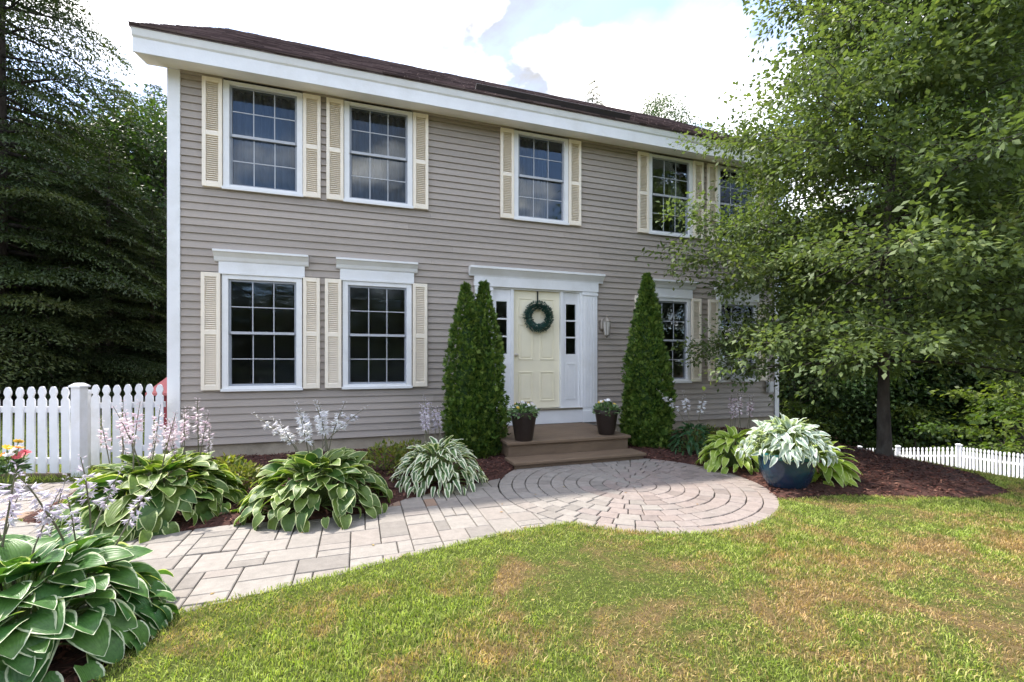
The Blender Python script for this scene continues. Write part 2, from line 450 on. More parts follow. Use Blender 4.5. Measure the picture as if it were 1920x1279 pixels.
def grass_mat():
    m, nt, nd, lk, p = new_mat('grass_blades')
    z, sx = lawn_zone(nd, lk)
    at = L(nd, 'ShaderNodeAttribute', attribute_name='rnd')
    green = ramp(nd, lk, at.outputs['Fac'], [(0, (0.12, 0.195, 0.026)), (0.5, (0.315, 0.385, 0.072)), (1, (0.54, 0.59, 0.20))])
    dry = ramp(nd, lk, at.outputs['Fac'], [(0, (0.24, 0.15, 0.065)), (0.5, (0.42, 0.275, 0.12)), (1, (0.56, 0.42, 0.22))])
    j = L(nd, 'ShaderNodeMath', operation='MULTIPLY_ADD'); j.inputs[1].default_value = 0.20
    lk.new(at.outputs['Fac'], j.inputs[0]); lk.new(z, j.inputs[2])
    f = ramp(nd, lk, j.outputs[0], [(0.60, 0.0), (0.74, 1.0)])
    c = mixc(nd, lk, f, green, dry)
    g2 = nd.new('ShaderNodeNewGeometry')
    n9 = L(nd, 'ShaderNodeTexNoise', Scale=9.0, Detail=4.0, Roughness=0.65); lk.new(g2.outputs['Position'], n9.inputs['Vector'])
    c = mixc(nd, lk, 1.0, c, ramp(nd, lk, n9.outputs['Fac'], [(0.33, 0.62), (0.66, 1.32)]), 'MULTIPLY')
    lk.new(c, p.inputs['Base Color'])
    p.inputs['Roughness'].default_value = 0.6; p.inputs['Specular IOR Level'].default_value = 0.25
    t = nd.new('ShaderNodeBsdfTranslucent'); lk.new(mixc(nd, lk, 1.0, c, (1.3, 1.4, 0.6), 'MULTIPLY'), t.inputs['Color'])
    ms = nd.new('ShaderNodeMixShader'); ms.inputs[0].default_value = 0.35
    lk.new(p.outputs[0], ms.inputs[1]); lk.new(t.outputs[0], ms.inputs[2])
    lk.new(ms.outputs[0], nd['Material Output'].inputs['Surface'])
    return m
M['grass'] = grass_mat()
def lawn_mat():
    m, nt, nd, lk, p = new_mat('lawn_ground')
    z, sx = lawn_zone(nd, lk)
    g = nd.new('ShaderNodeNewGeometry')
    n = L(nd, 'ShaderNodeTexNoise', Scale=45.0, Detail=6.0, Roughness=0.7); lk.new(g.outputs['Position'], n.inputs['Vector'])
    green = ramp(nd, lk, n.outputs['Fac'], [(0.3, (0.03, 0.04, 0.010)), (0.7, (0.09, 0.11, 0.025))])
    dry = ramp(nd, lk, n.outputs['Fac'], [(0.3, (0.07, 0.05, 0.025)), (0.7, (0.18, 0.125, 0.06))])
    f = ramp(nd, lk, z, [(0.50, 0.0), (0.66, 1.0)])
    c = mixc(nd, lk, f, green, dry)
    # leaf litter under the woods round the yard
    lit = ramp(nd, lk, n.outputs['Fac'], [(0.3, (0.025, 0.018, 0.012)), (0.7, (0.075, 0.05, 0.03))])
    d = nd.new('ShaderNodeVectorMath'); d.operation = 'DISTANCE'; d.inputs[1].default_value = (5.0, -4.0, 0)
    lk.new(g.outputs['Position'], d.inputs[0])
    f2 = nd.new('ShaderNodeMapRange'); f2.inputs['From Min'].default_value = 14.0; f2.inputs['From Max'].default_value = 16.0
    lk.new(d.outputs['Value'], f2.inputs['Value'])
    c = mixc(nd, lk, f2.outputs[0], c, lit)
    lk.new(c, p.inputs['Base Color'])
    p.inputs['Roughness'].default_value = 0.95; p.inputs['Specular IOR Level'].default_value = 0.1
    b = L(nd, 'ShaderNodeBump', Strength=0.8, Distance=0.02); lk.new(n.outputs['Fac'], b.inputs['Height'])
    lk.new(b.outputs[0], p.inputs['Normal'])
    return m
M['lawn'] = lawn_mat()

# ------------------------------------------------------------------ ground layout
CIRC = ground_at(1180, 908)          # centre of the round paved patio
RING = 0.142                         # ring width of its pavers
NR = 10
CR = RING * NR
def poly_sdf(P, x, y):
    P = np.asarray(P, float); x = np.asarray(x, float); y = np.asarray(y, float)
    d = np.full(x.shape, 1e9); ins = np.zeros(x.shape, bool)
    n = len(P)
    for i in range(n):
        a, b = P[i], P[(i + 1) % n]
        ex, ey = b - a
        t = np.clip(((x - a[0]) * ex + (y - a[1]) * ey) / (ex * ex + ey * ey + 1e-12), 0, 1)
        d = np.minimum(d, np.hypot(x - a[0] - t * ex, y - a[1] - t * ey))
        c = ((a[1] > y) != (b[1] > y)) & (x < ex * (y - a[1]) / (ey + 1e-12) + a[0])
        ins ^= c
    return np.where(ins, -d, d)
lower = [ground_at(*p) for p in ((1130, 981), (1060, 983), (980, 994), (900, 1012), (770, 1043), (640, 1076), (490, 1112), (345, 1148))]
upper = [ground_at(*p) for p in ((250, 1008), (380, 990), (470, 980), (580, 975), (690, 962), (760, 935), (850, 915), (945, 895))]
WALK = [CIRC] + lower + [(0.3, -4.36), (-6.0, -4.6), (-6.0, -0.75), (-0.75, -0.78), (-0.42, -1.0), (-0.38, -2.2)] + upper
BED = [(-0.3, 0.05), (-0.45, -1.0), (-0.40, -2.2), (0.2, -3.0), (2.3, -3.05), (3.4, -2.4), CIRC,
       ground_at(1440, 940), ground_at(1500, 938), ground_at(1590, 932), ground_at(1700, 934), ground_at(1830, 938),
       ground_at(1905, 928), (9.3, -3.75), (9.7, -2.6), (10.3, -1.0), (10.7, 0.05)]
BED2 = [(0.0, -3.9), (-0.2, -4.9), (0.3, -5.5), (1.0, -5.5), (1.28, -4.9), (1.25, -4.2), (0.9, -3.95)]
def walk_sdf(x, y):
    return np.minimum(poly_sdf(WALK, x, y), np.hypot(np.asarray(x) - CIRC[0], np.asarray(y) - CIRC[1]) - CR)
def bed_sdf(x, y):
    return np.minimum(poly_sdf(BED, x, y), poly_sdf(BED2, x, y))
def terrain(x, y):
    """the yard is level in front of the house and falls away past its right end"""
    x = np.asarray(x, float); y = np.asarray(y, float)
    e = np.maximum(0, x - 9.0 + np.clip(-(y + 4.0), 0, 4) * -0.35)
    s = np.minimum(e, 16.0)
    z = -0.235 * s * (s / (s + 0.8)) - 0.10 * np.clip(y, 0, 12) * np.clip((x - 10.6) / 5.0, 0, 1)
    return z
def terr(x, y): return float(terrain(np.array([x]), np.array([y]))[0])

def axis_lines(lo, hi, step, far):
    a = list(np.arange(lo, hi + 1e-6, step)); s = step
    x = hi
    while x < far:
        s *= 1.22; x += s; a.append(x)
    s = step; x = lo
    while x > -far:
        s *= 1.22; x -= s; a.insert(0, x)
    return np.array(a)
gx = axis_lines(-2.5, 10.8, 0.045, 420.0)
gy = axis_lines(-6.6, 0.1, 0.045, 420.0)
X, Y = np.meshgrid(gx, gy)
ws, bs = walk_sdf(X, Y), bed_sdf(X, Y)
hgt = terrain(X, Y)
rng = np.random.default_rng(3)
bumps = 0.010 * np.sin(X * 2.1 + 0.7 * Y) * np.cos(Y * 1.7 - 0.4 * X)
Z = hgt + np.where((ws < 0) | (bs < 0), -0.09, 0.010 + bumps * np.clip(np.minimum(ws, bs) * 2, 0, 1))
ny, nx = X.shape
idx = np.arange(nx * ny).reshape(ny, nx)
quads = np.stack([idx[:-1, :-1], idx[:-1, 1:], idx[1:, 1:], idx[1:, :-1]], -1).reshape(-1, 4)
lawn = put('lawn', np_mesh('lawn', np.stack([X, Y, Z], -1), quads, M['lawn'], True))
tag(lawn, 'green lawn with dry tan patches in front of the house', 'lawn', kind='structure')

# mulch beds
def mulch_bed(name, P, label, seed):
    xs = np.arange(min(p[0] for p in P) - .1, max(p[0] for p in P) + .1, 0.05)
    ys = np.arange(min(p[1] for p in P) - .1, max(p[1] for p in P) + .1, 0.05)
    A, B = np.meshgrid(xs, ys)
    sb = np.maximum(poly_sdf(P, A, B), -walk_sdf(A, B))
    h = terrain(A, B) + 0.012 + np.clip(-sb, 0, 0.35) * 0.14 + 0.012 * np.sin(A * 7 + B * 3) * np.cos(B * 8 - A * 2)
    h = np.where(sb > 0.0, terrain(A, B) - 0.05, h)
    k = np.arange(A.size).reshape(A.shape)
    q = np.stack([k[:-1, :-1], k[:-1, 1:], k[1:, 1:], k[1:, :-1]], -1).reshape(-1, 4)
    keep = (sb.ravel()[q] < 0.10).all(1)
    o = put(name, np_mesh(name, np.stack([A, B, h], -1), q[keep], M['mulch'], True))
    tag(o, label, 'mulch bed', kind='structure')
    return o
bed_main = mulch_bed('mulch_bed', BED, 'red brown bark mulch bed along the house front', 1)
bed_small = mulch_bed('mulch_bed', BED2, 'small dark soil bed under the front hosta', 2)
def bed_h(x, y):
    sb = max(float(poly_sdf(BED, np.array([x]), np.array([y]))[0]), -float(walk_sdf(np.array([x]), np.array([y]))[0]))
    return terr(x, y) + 0.012 + min(max(-sb, 0), 0.35) * 0.14

def quad_cloud(n, P, T, Nn, ln, wd, rnd, name, mat, fold=0.0):
    """n diamond leaves at P pointing along T with normal Nn"""
    T = T / (np.linalg.norm(T, axis=1, keepdims=True) + 1e-9)
    S = np.cross(T, Nn); S /= (np.linalg.norm(S, axis=1, keepdims=True) + 1e-9)
    U = np.cross(S, T)
    ln = np.asarray(ln).reshape(-1, 1); wd = np.asarray(wd).reshape(-1, 1)
    V = np.empty((n, 4, 3))
    V[:, 0] = P
    V[:, 1] = P + T * ln * 0.45 + S * wd * 0.5 + U * fold * wd
    V[:, 2] = P + T * ln
    V[:, 3] = P + T * ln * 0.45 - S * wd * 0.5 + U * fold * wd
    me = np_mesh(name, V.reshape(-1, 3), np.arange(n * 4).reshape(n, 4), mat)
    face_attr(me, rnd)
    return me

def chips(name, P, n, seed, parent, ymin=-9):
    r = np.random.default_rng(seed)
    Pn = np.array(P)
    x = r.uniform(Pn[:, 0].min(), Pn[:, 0].max(), n * 3); y = r.uniform(Pn[:, 1].min(), Pn[:, 1].max(), n * 3)
    sb = np.maximum(poly_sdf(P, x, y), -walk_sdf(x, y))
    k = np.where(sb < r.uniform(-0.05, 0.05, len(x)))[0][:n]
    x, y, sb = x[k], y[k], sb[k]
    z = terrain(x, y) + 0.016 + np.clip(-sb, 0, 0.35) * 0.14 + 0.012 * np.sin(x * 7 + y * 3) * np.cos(y * 8 - x * 2) + r.uniform(0, 0.012, len(x))
    z = np.where(sb > 0, 0.012, z)
    m = len(x); a = r.uniform(0, 2 * np.pi, m)
    T = np.stack([np.cos(a), np.sin(a), r.normal(0, 0.25, m)], -1)
    Nn = np.stack([r.normal(0, 0.35, m), r.normal(0, 0.35, m), np.ones(m)], -1)
    me = quad_cloud(m, np.stack([x, y, z], -1), T, Nn, r.uniform(0.02, 0.07, m), r.uniform(0.008, 0.02, m), r.uniform(0, 1, m) ** 1.3, name, M['f_chip'], 0.2)
    tag(put(name, me, parent), kind='stuff')
chips('bark_chips', BED, 32000, 5, bed_main)
chips('bark_chips', BED2, 2500, 6, bed_small)

# ------------------------------------------------------------------ pavers
def clip_half(poly, px, py, nx_, ny_):
    out = []
    for i in range(len(poly)):
        a, b = poly[i], poly[(i + 1) % len(poly)]
        da = (a[0] - px) * nx_ + (a[1] - py) * ny_; db = (b[0] - px) * nx_ + (b[1] - py) * ny_
        if da <= 0: out.append(a)
        if (da < 0) != (db < 0) and abs(da - db) > 1e-9:
            t = da / (da - db); out.append((a[0] + (b[0] - a[0]) * t, a[1] + (b[1] - a[1]) * t))
    return out
def area(p): return 0.5 * abs(sum(p[i][0] * p[(i + 1) % len(p)][1] - p[(i + 1) % len(p)][0] * p[i][1] for i in range(len(p))))
def paver(poly, z, mat, parent, r):
    """one stone: chamfered slab, a hair uneven"""
    n = len(poly)
    cx = sum(p[0] for p in poly) / n; cy = sum(p[1] for p in poly) / n
    ins = []
    for p in poly:
        d = math.hypot(p[0] - cx, p[1] - cy)
        k = max(0.0, 1 - 0.007 / max(d, 0.01))
        ins.append((cx + (p[0] - cx) * k, cy + (p[1] - cy) * k))
    ta, tb = r.gauss(0, 0.006), r.gauss(0, 0.006)
    zz = lambda p: z + (p[0] - cx) * ta + (p[1] - cy) * tb
    vs = [(p[0], p[1], z - 0.05) for p in poly] + [(p[0], p[1], zz(p) - 0.005) for p in poly] + [(p[0], p[1], zz(p)) for p in ins]
    fs = [tuple(range(2 * n, 3 * n))]
    for i in range(n):
        j = (i + 1) % n
        fs += [(i, j, n + j, n + i), (n + i, n + j, 2 * n + j, 2 * n + i)]
    mb = MB().add(vs, fs)
    return mb.build('paver', mat, parent)
rp = random.Random(11)
def bed_sheet(name, P, label):
    me = bpy.data.meshes.new(name)
    me.from_pydata([(p[0], p[1], -0.022) for p in P], [], [tuple(range(len(P)))])
    me.materials.append(M['jointsand']); me.update()
    o = put(name, me)
    return tag(o, label, name, kind='structure')
patio = bed_sheet('patio', [(CIRC[0] + (CR + .01) * math.cos(a * math.pi / 36), CIRC[1] + (CR + .01) * math.sin(a * math.pi / 36)) for a in range(72)],
                  'round patio of ringed pavers at the foot of the steps')
for k in range(NR):
    r0, r1 = k * RING + 0.0042, (k + 1) * RING - 0.0042
    ns = max(7, int(round(2 * math.pi * (k + .5) * RING / 0.170)))
    off = rp.uniform(0, 6.28)
    cuts = [off + (i + rp.uniform(-0.13, 0.13)) * 2 * math.pi / ns for i in range(ns)]
    for i in range(ns):
        a0, a1 = cuts[i], cuts[(i + 1) % ns] + (2 * math.pi if i == ns - 1 else 0)
        g_ = 0.0048 / max((r0 + r1) / 2, 0.06)
        a0 += g_; a1 -= g_
        m_ = 1 if k > 6 else 2
        q = max(1, int((a1 - a0) / 0.12))
        outer = [(CIRC[0] + r1 * math.cos(a0 + (a1 - a0) * t / q), CIRC[1] + r1 * math.sin(a0 + (a1 - a0) * t / q)) for t in range(q + 1)]
        inner = [(CIRC[0] + max(r0, .012) * math.cos(a0 + (a1 - a0) * t / q), CIRC[1] + max(r0, .012) * math.sin(a0 + (a1 - a0) * t / q)) for t in range(q, -1, -1)]
        mid = (a0 + a1) / 2
        # chance of a pink stone rises towards the lawn side
        warm = math.cos(mid + 0.7) * (k + .5) / NR + rp.gauss(0, 0.22)
        mt = M['paver_pink'] if warm > -0.05 else M['paver']
        rp.random()
        paver(outer + inner, rp.gauss(0, 0.0014), mt, patio, rp)

walk = bed_sheet('walkway', WALK, 'walkway of grey rectangular pavers leading along the house')
U = 0.108
laid = []
i0, i1, j0, j1 = int(-3.2 / U), int(5.2 / U), int(-4.9 / U), int(-0.4 / U)
used = set()
for j in range(j0, j1):
    for i in range(i0, i1):
        if (i, j) in used: continue
        opts = [(2, 1), (1, 2), (2, 2), (3, 2), (2, 3), (3, 2), (3, 2), (2, 2), (3, 2), (2, 1)]
        rp.shuffle(opts)
        for w_, h_ in opts + [(1, 1)]:
            cells = [(i + a, j + b) for a in range(w_) for b in range(h_)]
            if all(c not in used for c in cells): break
        used.update(cells)
        g_ = 0.0036
        poly = [(i * U + g_, j * U + g_), ((i + w_) * U - g_, j * U + g_), ((i + w_) * U - g_, (j + h_) * U - g_), (i * U + g_, (j + h_) * U - g_)]
        cx, cy = (i + w_ / 2) * U, (j + h_ / 2) * U
        if cx < -2.9: continue
        def s_(x, y): return float(poly_sdf(WALK, np.array([x]), np.array([y]))[0])
        s0 = s_(cx, cy); rad = math.hypot(w_, h_) * U / 2
        if s0 > rad: continue
        if s0 > -rad:
            gx_ = (s_(cx + .01, cy) - s_(cx - .01, cy)) / .02; gy_ = (s_(cx, cy + .01) - s_(cx, cy - .01)) / .02
            gl = math.hypot(gx_, gy_) + 1e-9; gx_ /= gl; gy_ /= gl
            poly = clip_half(poly, cx - gx_ * s0, cy - gy_ * s0, gx_, gy_)
        dc = math.hypot(cx - CIRC[0], cy - CIRC[1])
        if dc < CR + rad:
            if dc < 0.05: continue
            nx_, ny_ = (CIRC[0] - cx) / dc, (CIRC[1] - cy) / dc
            poly = clip_half(poly, CIRC[0] - nx_ * (CR + .006), CIRC[1] - ny_ * (CR + .006), nx_, ny_)
        if len(poly) < 3 or area(poly) < 0.003: continue
        laid.append((area(poly) / (0.3 + (cx - CU) ** 2 + (cy + CN) ** 2) * (0.1 if cx < -0.3 else 1), poly))
laid.sort(key=lambda t: -t[0])
for k, (w_, poly) in enumerate(laid[:300]):
    paver(poly, rp.gauss(0, 0.0014), M['paver_rust'] if rp.random() < 0.012 else M['paver'], walk, rp)
rest = MB()
for w_, poly in laid[300:]:
    z_ = rp.gauss(0, 0.0014)
    rest.add([(p_[0], p_[1], z_) for p_ in poly] + [(p_[0], p_[1], z_ - .04) for p_ in poly],
             [tuple(range(len(poly)))] + [(len(poly) + i, len(poly) + (i + 1) % len(poly), (i + 1) % len(poly), i) for i in range(len(poly))])
if rest.v: tag(rest.build('pavers', M['paver'], walk), kind='stuff')

# ------------------------------------------------------------------ grass
def grass(name, n, xr, yr, h, w, seed, label, near=True, ok=None):
    r = np.random.default_rng(seed)
    x = r.uniform(*xr, n); y = r.uniform(*yr, n)
    k = (walk_sdf(x, y) > -0.02) & (bed_sdf(x, y) > -0.03) & ~((x > -0.1) & (x < 10.6) & (y > -0.1) & (y < 8))
    # keep to what the camera or a neighbour of it can see
    d = (x - CU) * ST + (y + CN) * CT; lx = (x - CU) * CT - (y + CN) * ST
    k &= (d > 1.0) & (np.abs(lx) < d * 1.15 + 1.2)
    if ok is not None: k &= ok(x, y)
    x, y = x[k], y[k]; n = len(x)
    # blades stand in tufts, leaving thin spots between
    z = terrain(x, y) + 0.004
    a = r.uniform(0, 2 * np.pi, n); ca, sa = np.cos(a), np.sin(a)
    hh = h * r.uniform(0.45, 1.25, n); ww = w * r.uniform(0.6, 1.3, n)
    lean = r.normal(0, 0.42, (n, 2)) * hh[:, None]
    P = np.stack([x, y, z], -1)
    S = np.stack([ca, sa, np.zeros(n)], -1) * ww[:, None] * .5
    Lm = np.stack([lean[:, 0] * .35, lean[:, 1] * .35, hh * .6], -1)
    Lt = np.stack([lean[:, 0] * 1.2, lean[:, 1] * 1.2, hh * r.uniform(.7, 1.0, n)], -1)
    if near:
        V = np.stack([P - S, P + S, P + Lm + S * .75, P + Lm - S * .75, P + Lt], 1).reshape(-1, 3)
        b = np.arange(n)[:, None] * 5
        Fq = np.concatenate([b + np.array([[0, 1, 2]]), b + np.array([[0, 2, 3]]), b + np.array([[3, 2, 4]])], 0)
        rr = np.tile(r.uniform(0, 1, n), 3)
    else:
        V = np.stack([P - S, P + S, P + Lt], 1).reshape(-1, 3)
        Fq = np.arange(n * 3).reshape(n, 3); rr = r.uniform(0, 1, n)
    me = np_mesh(name, V, Fq, M['grass']); face_attr(me, rr)
    return tag(put(name, me), label, 'grass', kind='stuff')
grass('grass', 520000, (-0.5, 10.5), (-6.3, -2.2), 0.027, 0.0047, 21, 'short mown grass blades of the front lawn')
grass('grass', 60000, (8.5, 24), (-6.5, 8), 0.07, 0.010, 22, 'grass blades on the slope falling away past the tree', False)
grass('grass', 90000, (-9, 0), (-0.75, 9), 0.075, 0.008, 23, 'grass blades of the side yard behind the white picket fence', False)

# ------------------------------------------------------------------ house
HW, HD = 10.5, 7.8
WB, WT = 0.20, 5.20                  # bottom and top of the siding
house = empty('house', (0, 0, 0))
tag(house, 'two storey taupe clapboard house with cream shutters and white trim', 'house')
UP = [(0.58, 1.57), (2.125, 3.115), (4.767, 5.757), (7.39, 8.38), (8.96, 9.95)]
LO = [(0.567, 1.562), (2.105, 3.10), (7.335, 8.33), (8.985, 9.975)]
UZ, LZ = (3.69, 5.195), (0.935, 2.535)
DOOR = (4.10, 6.31, 0.275, 2.86)     # the whole entry surround
holes = [(a, b, *UZ) for a, b in UP] + [(a, b, *LZ) for a, b in LO] + [DOOR]
MB().box(0.03, HW - .03, 0.03, HD, -3.6, WB - .001).build('foundation', M['concrete'], house)
# wall shell behind the siding, with real openings
inset = 0.05
hol2 = [(a + inset, b - inset, c + inset, d - inset) for a, b, c, d in holes]
def cell_wall(hs, x0, x1, z0, z1, y0, y1):
    xs = sorted({x0, x1, *[v for h in hs for v in h[:2]]}); zs = sorted({z0, z1, *[v for h in hs for v in h[2:]]})
    mb = MB()
    for a, b in zip(xs[:-1], xs[1:]):
        run = None
        for c, d in zip(zs[:-1], zs[1:]):
            inh = any(h[0] <= (a + b) / 2 <= h[1] and h[2] <= (c + d) / 2 <= h[3] for h in hs)
            if inh:
                if run: mb.box(a, b, y0, y1, *run); run = None
            else: run = (run[0], d) if run else (c, d)
        if run: mb.box(a, b, y0, y1, *run)
    return mb
wall = cell_wall(hol2, 0, HW, WB, WT, 0.0, 0.13).build('front_wall', M['interior'], house)
RZ, RY = 8.40, 3.95                  # ridge height and position
side_prof = [(0.131, WB), (HD, WB), (HD, WT), (RY, RZ - .12), (0.131, WT)]
for nm, a, b in (('side_wall', 0.0, 0.12), ('side_wall', HW - .12, HW)):
    MB().prism(side_prof, 'x', a, b).build(nm, M['siding'], house)
MB().box(0.121, HW - .121, HD - .12, HD - .002, WB, WT).build('rear_wall', M['siding'], house)
MB().box(0.121, HW - .121, 0.131, HD - .121, 2.78, 2.92).build('floor_slab', M['interior'], house)
MB().box(0.121, HW - .121, 0.131, HD - .121, WT - .001, WT + .10).build('ceiling_slab', M['interior'], house)
MB().box(0.121, HW - .121, 0.131, HD - .121, WB - .0005, WB + .10).build('ground_floor', M['interior'], house)
for x_ in (3.75, 6.65):
    MB().box(x_, x_ + .1, 0.131, HD - .122, WB + .101, WT - .002).build('partition', M['interior'], house)
MB().box(0.121, HW - .121, 3.9, 4.0, WB + .102, WT - .003).build('partition', M['interior'], house)

# siding: one board per course, cut round the openings
NC = 49
ch_ = (WT - WB) / NC
for c in range(NC):
    z0, z1 = WB + c * ch_, WB + (c + 1) * ch_
    yy = lambda z: -0.025 + 0.020 * (z - z0) / (z1 - z0)
    hs = [h for h in holes if h[2] < z1 - 1e-6 and h[3] > z0 + 1e-6]
    xs = sorted({0.085, HW - .05, *[v for h in hs for v in h[:2]]})
    runs = []
    for xa, xb in zip(xs[:-1], xs[1:]):
        lo_, hi_ = z0 + 0.006, z1
        for h in hs:
            if h[0] <= (xa + xb) / 2 <= h[1]:
                if h[2] <= lo_ and h[3] >= hi_: lo_ = hi_
                elif h[2] > lo_: hi_ = min(hi_, h[2])
                else: lo_ = max(lo_, h[3])
        if hi_ - lo_ < .006: continue
        if runs and abs(runs[-1][1] - xa) < 1e-6 and runs[-1][2:] == (lo_, hi_): runs[-1] = (runs[-1][0], xb, lo_, hi_)
        else: runs.append((xa, xb, lo_, hi_))
    cutr = []
    for s0, s1, a, b in runs:                       # boards come in lengths; staggered butt joints
        x = s0; step_ = 1.3 + (c * 1.37) % 2.4
        while s1 - x > step_ + .5:
            cutr.append((x, x + step_ - .0015, a, b)); x += step_; step_ = 3.66
        cutr.append((x, s1, a, b))
    for s0, s1, a, b in cutr:
        MB().add([(s0, yy(a), a), (s1, yy(a), a), (s1, -.0005, a), (s0, -.0005, a), (s0, yy(b), b), (s1, yy(b), b), (s1, -.0005, b), (s0, -.0005, b)],
                 [(0, 3, 2, 1), (4, 5, 6, 7), (0, 1, 5, 4), (1, 2, 6, 5), (2, 3, 7, 6), (3, 0, 4, 7)]).build('siding_board', M['siding'], wall)
# corner boards
MB().box(-0.06, 0.085, -0.034, -0.001, WB - .02, WT - .003).box(-0.06, -0.001, 0.0, 0.12, WB - .02, WT - .003).build('corner_board', M['trim'], house, bevel=0.004)
MB().box(HW - .05, HW + .06, -0.034, -0.001, WB - .02, WT - .003).box(HW + .001, HW + .06, 0.0, 0.12, WB - .02, WT - .003).build('corner_board', M['trim'], house, bevel=0.004)

# ---- roof
EX0, EX1 = -0.29, HW + 0.32
slope = (RZ - 5.42) / (RY + 0.46)
roof = MB().prism([(-0.465, 5.395), (-0.46, 5.42), (RY, RZ), (2 * RY + .46, 5.42), (2 * RY + .46, 5.39), (RY, RZ - .10), (-0.30, 5.40)], 'x', EX0 - .015, EX1 + .015).build('roof', M['shingle'], house)
MB().prism([(-0.405, 5.125), (-0.405, 5.30), (-0.425, 5.318), (-0.45, 5.385), (-0.455, 5.3945), (-0.32, 5.3945), (-0.385, 5.30), (-0.385, 5.125)], 'x', EX0, EX1).build('fascia', M['trim'], house)
MB().prism([(-0.384, 5.135), (-0.384, 5.15), (-0.001, 5.225), (-0.001, 5.2105)], 'x', EX0 + .002, EX1 - .002).build('soffit', M['soffit'], house)
MB().box(0.086, HW - .051, -0.040, -0.002, WT - .035, WT + .009).build('frieze', M['siding'], house)
for a, b in ((EX0, EX0 + .02), (EX1 - .02, EX1)):
    MB().prism([(-0.384, 5.151), (-0.384, 5.385), (0.02, 5.65), (0.02, 5.23)], 'x', a, b).build('eave_return', M['trim'], house)
for a, b in ((EX0 + .001, -0.001), (HW + .001, EX1 - .001)):
    MB().prism([(0.021, 5.51), (RY, RZ - .30), (HD + .2, 5.50), (HD + .2, 5.59), (RY, RZ - .105), (0.021, 5.63)], 'x', a, b).build('rake_board', M['trim'], house)
# shingles on the front slope, tab by tab
rs = random.Random(5)
V_, F_ = [], []
ln_sl = math.hypot(RY + 0.46, RZ - 5.42)
sy, sz = (RY + 0.46) / ln_sl, (RZ - 5.42) / ln_sl
rows = int(ln_sl / 0.14)
def slope_pt(x, s, h): return (x, -0.46 + sy * s - sz * h, 5.42 + sz * s + sy * h)
for r_ in range(rows + 1):
    x = EX0 - .012 - rs.uniform(0, 0.3)
    while x < EX1 + .01:
        w_ = rs.choice((0.16, 0.22, 0.30, 0.33)); a, b = max(x, EX0 - .012), min(x + w_ - 0.006, EX1 + .012)
        if b > a + 0.01:
            s0 = r_ * 0.14 - 0.02 + rs.uniform(-.006, .006); s1 = min(s0 + 0.16, ln_sl); h0 = 0.016 + rs.uniform(0, .010); h1 = 0.004
            k = len(V_)
            V_ += [slope_pt(a, s0, 0.001), slope_pt(b, s0, 0.001), slope_pt(b, s0, h0), slope_pt(a, s0, h0), slope_pt(b, s1, h1), slope_pt(a, s1, h1)]
            F_ += [(k, k+1, k+2, k+3), (k+3, k+2, k+4, k+5), (k, k+3, k+5, k+5), (k+1, k+4, k+4, k+2)]
        x += w_
F_ = [tuple(dict.fromkeys(f)) for f in F_]
mb = MB(); mb.v, mb.f = V_, F_
so_ = tag(mb.build('shingles', M['shingle_tab'], roof), kind='stuff')
face_attr(so_.data, [v for q_ in range(len(F_) // 4) for v in [rs.random()] * 4])
MB().prism([(RY - .15, RZ - .08), (RY, RZ + .022), (RY + .15, RZ - .08), (RY + .15, RZ - .10), (RY, RZ + .002), (RY - .15, RZ - .10)], 'x', EX0 - .02, EX1 + .02).build('ridge_cap', M['shingle'], roof)
# dark rain diverter over the door
dv = MB()
p0, p1 = slope_pt(4.05, 0.22, 0.01), slope_pt(6.75, 0.10, 0.01)
dv.add([(p0[0], p0[1], p0[2]), (p1[0], p1[1], p1[2]), (p1[0], p1[1] - .05, p1[2] + .075), (p0[0], p0[1] - .05, p0[2] + .075),
        (p0[0], p0[1] + .05, p0[2] + .035), (p1[0], p1[1] + .05, p1[2] + .035), (p1[0], p1[1] - .04, p1[2] + .085), (p0[0], p0[1] - .04, p0[2] + .085)],
       [(0, 1, 2, 3), (4, 7, 6, 5), (3, 2, 6, 7), (0, 3, 7, 4), (1, 5, 6, 2), (0, 4, 5, 1)])
dv.build('rain_diverter', M['dark_metal'], roof)

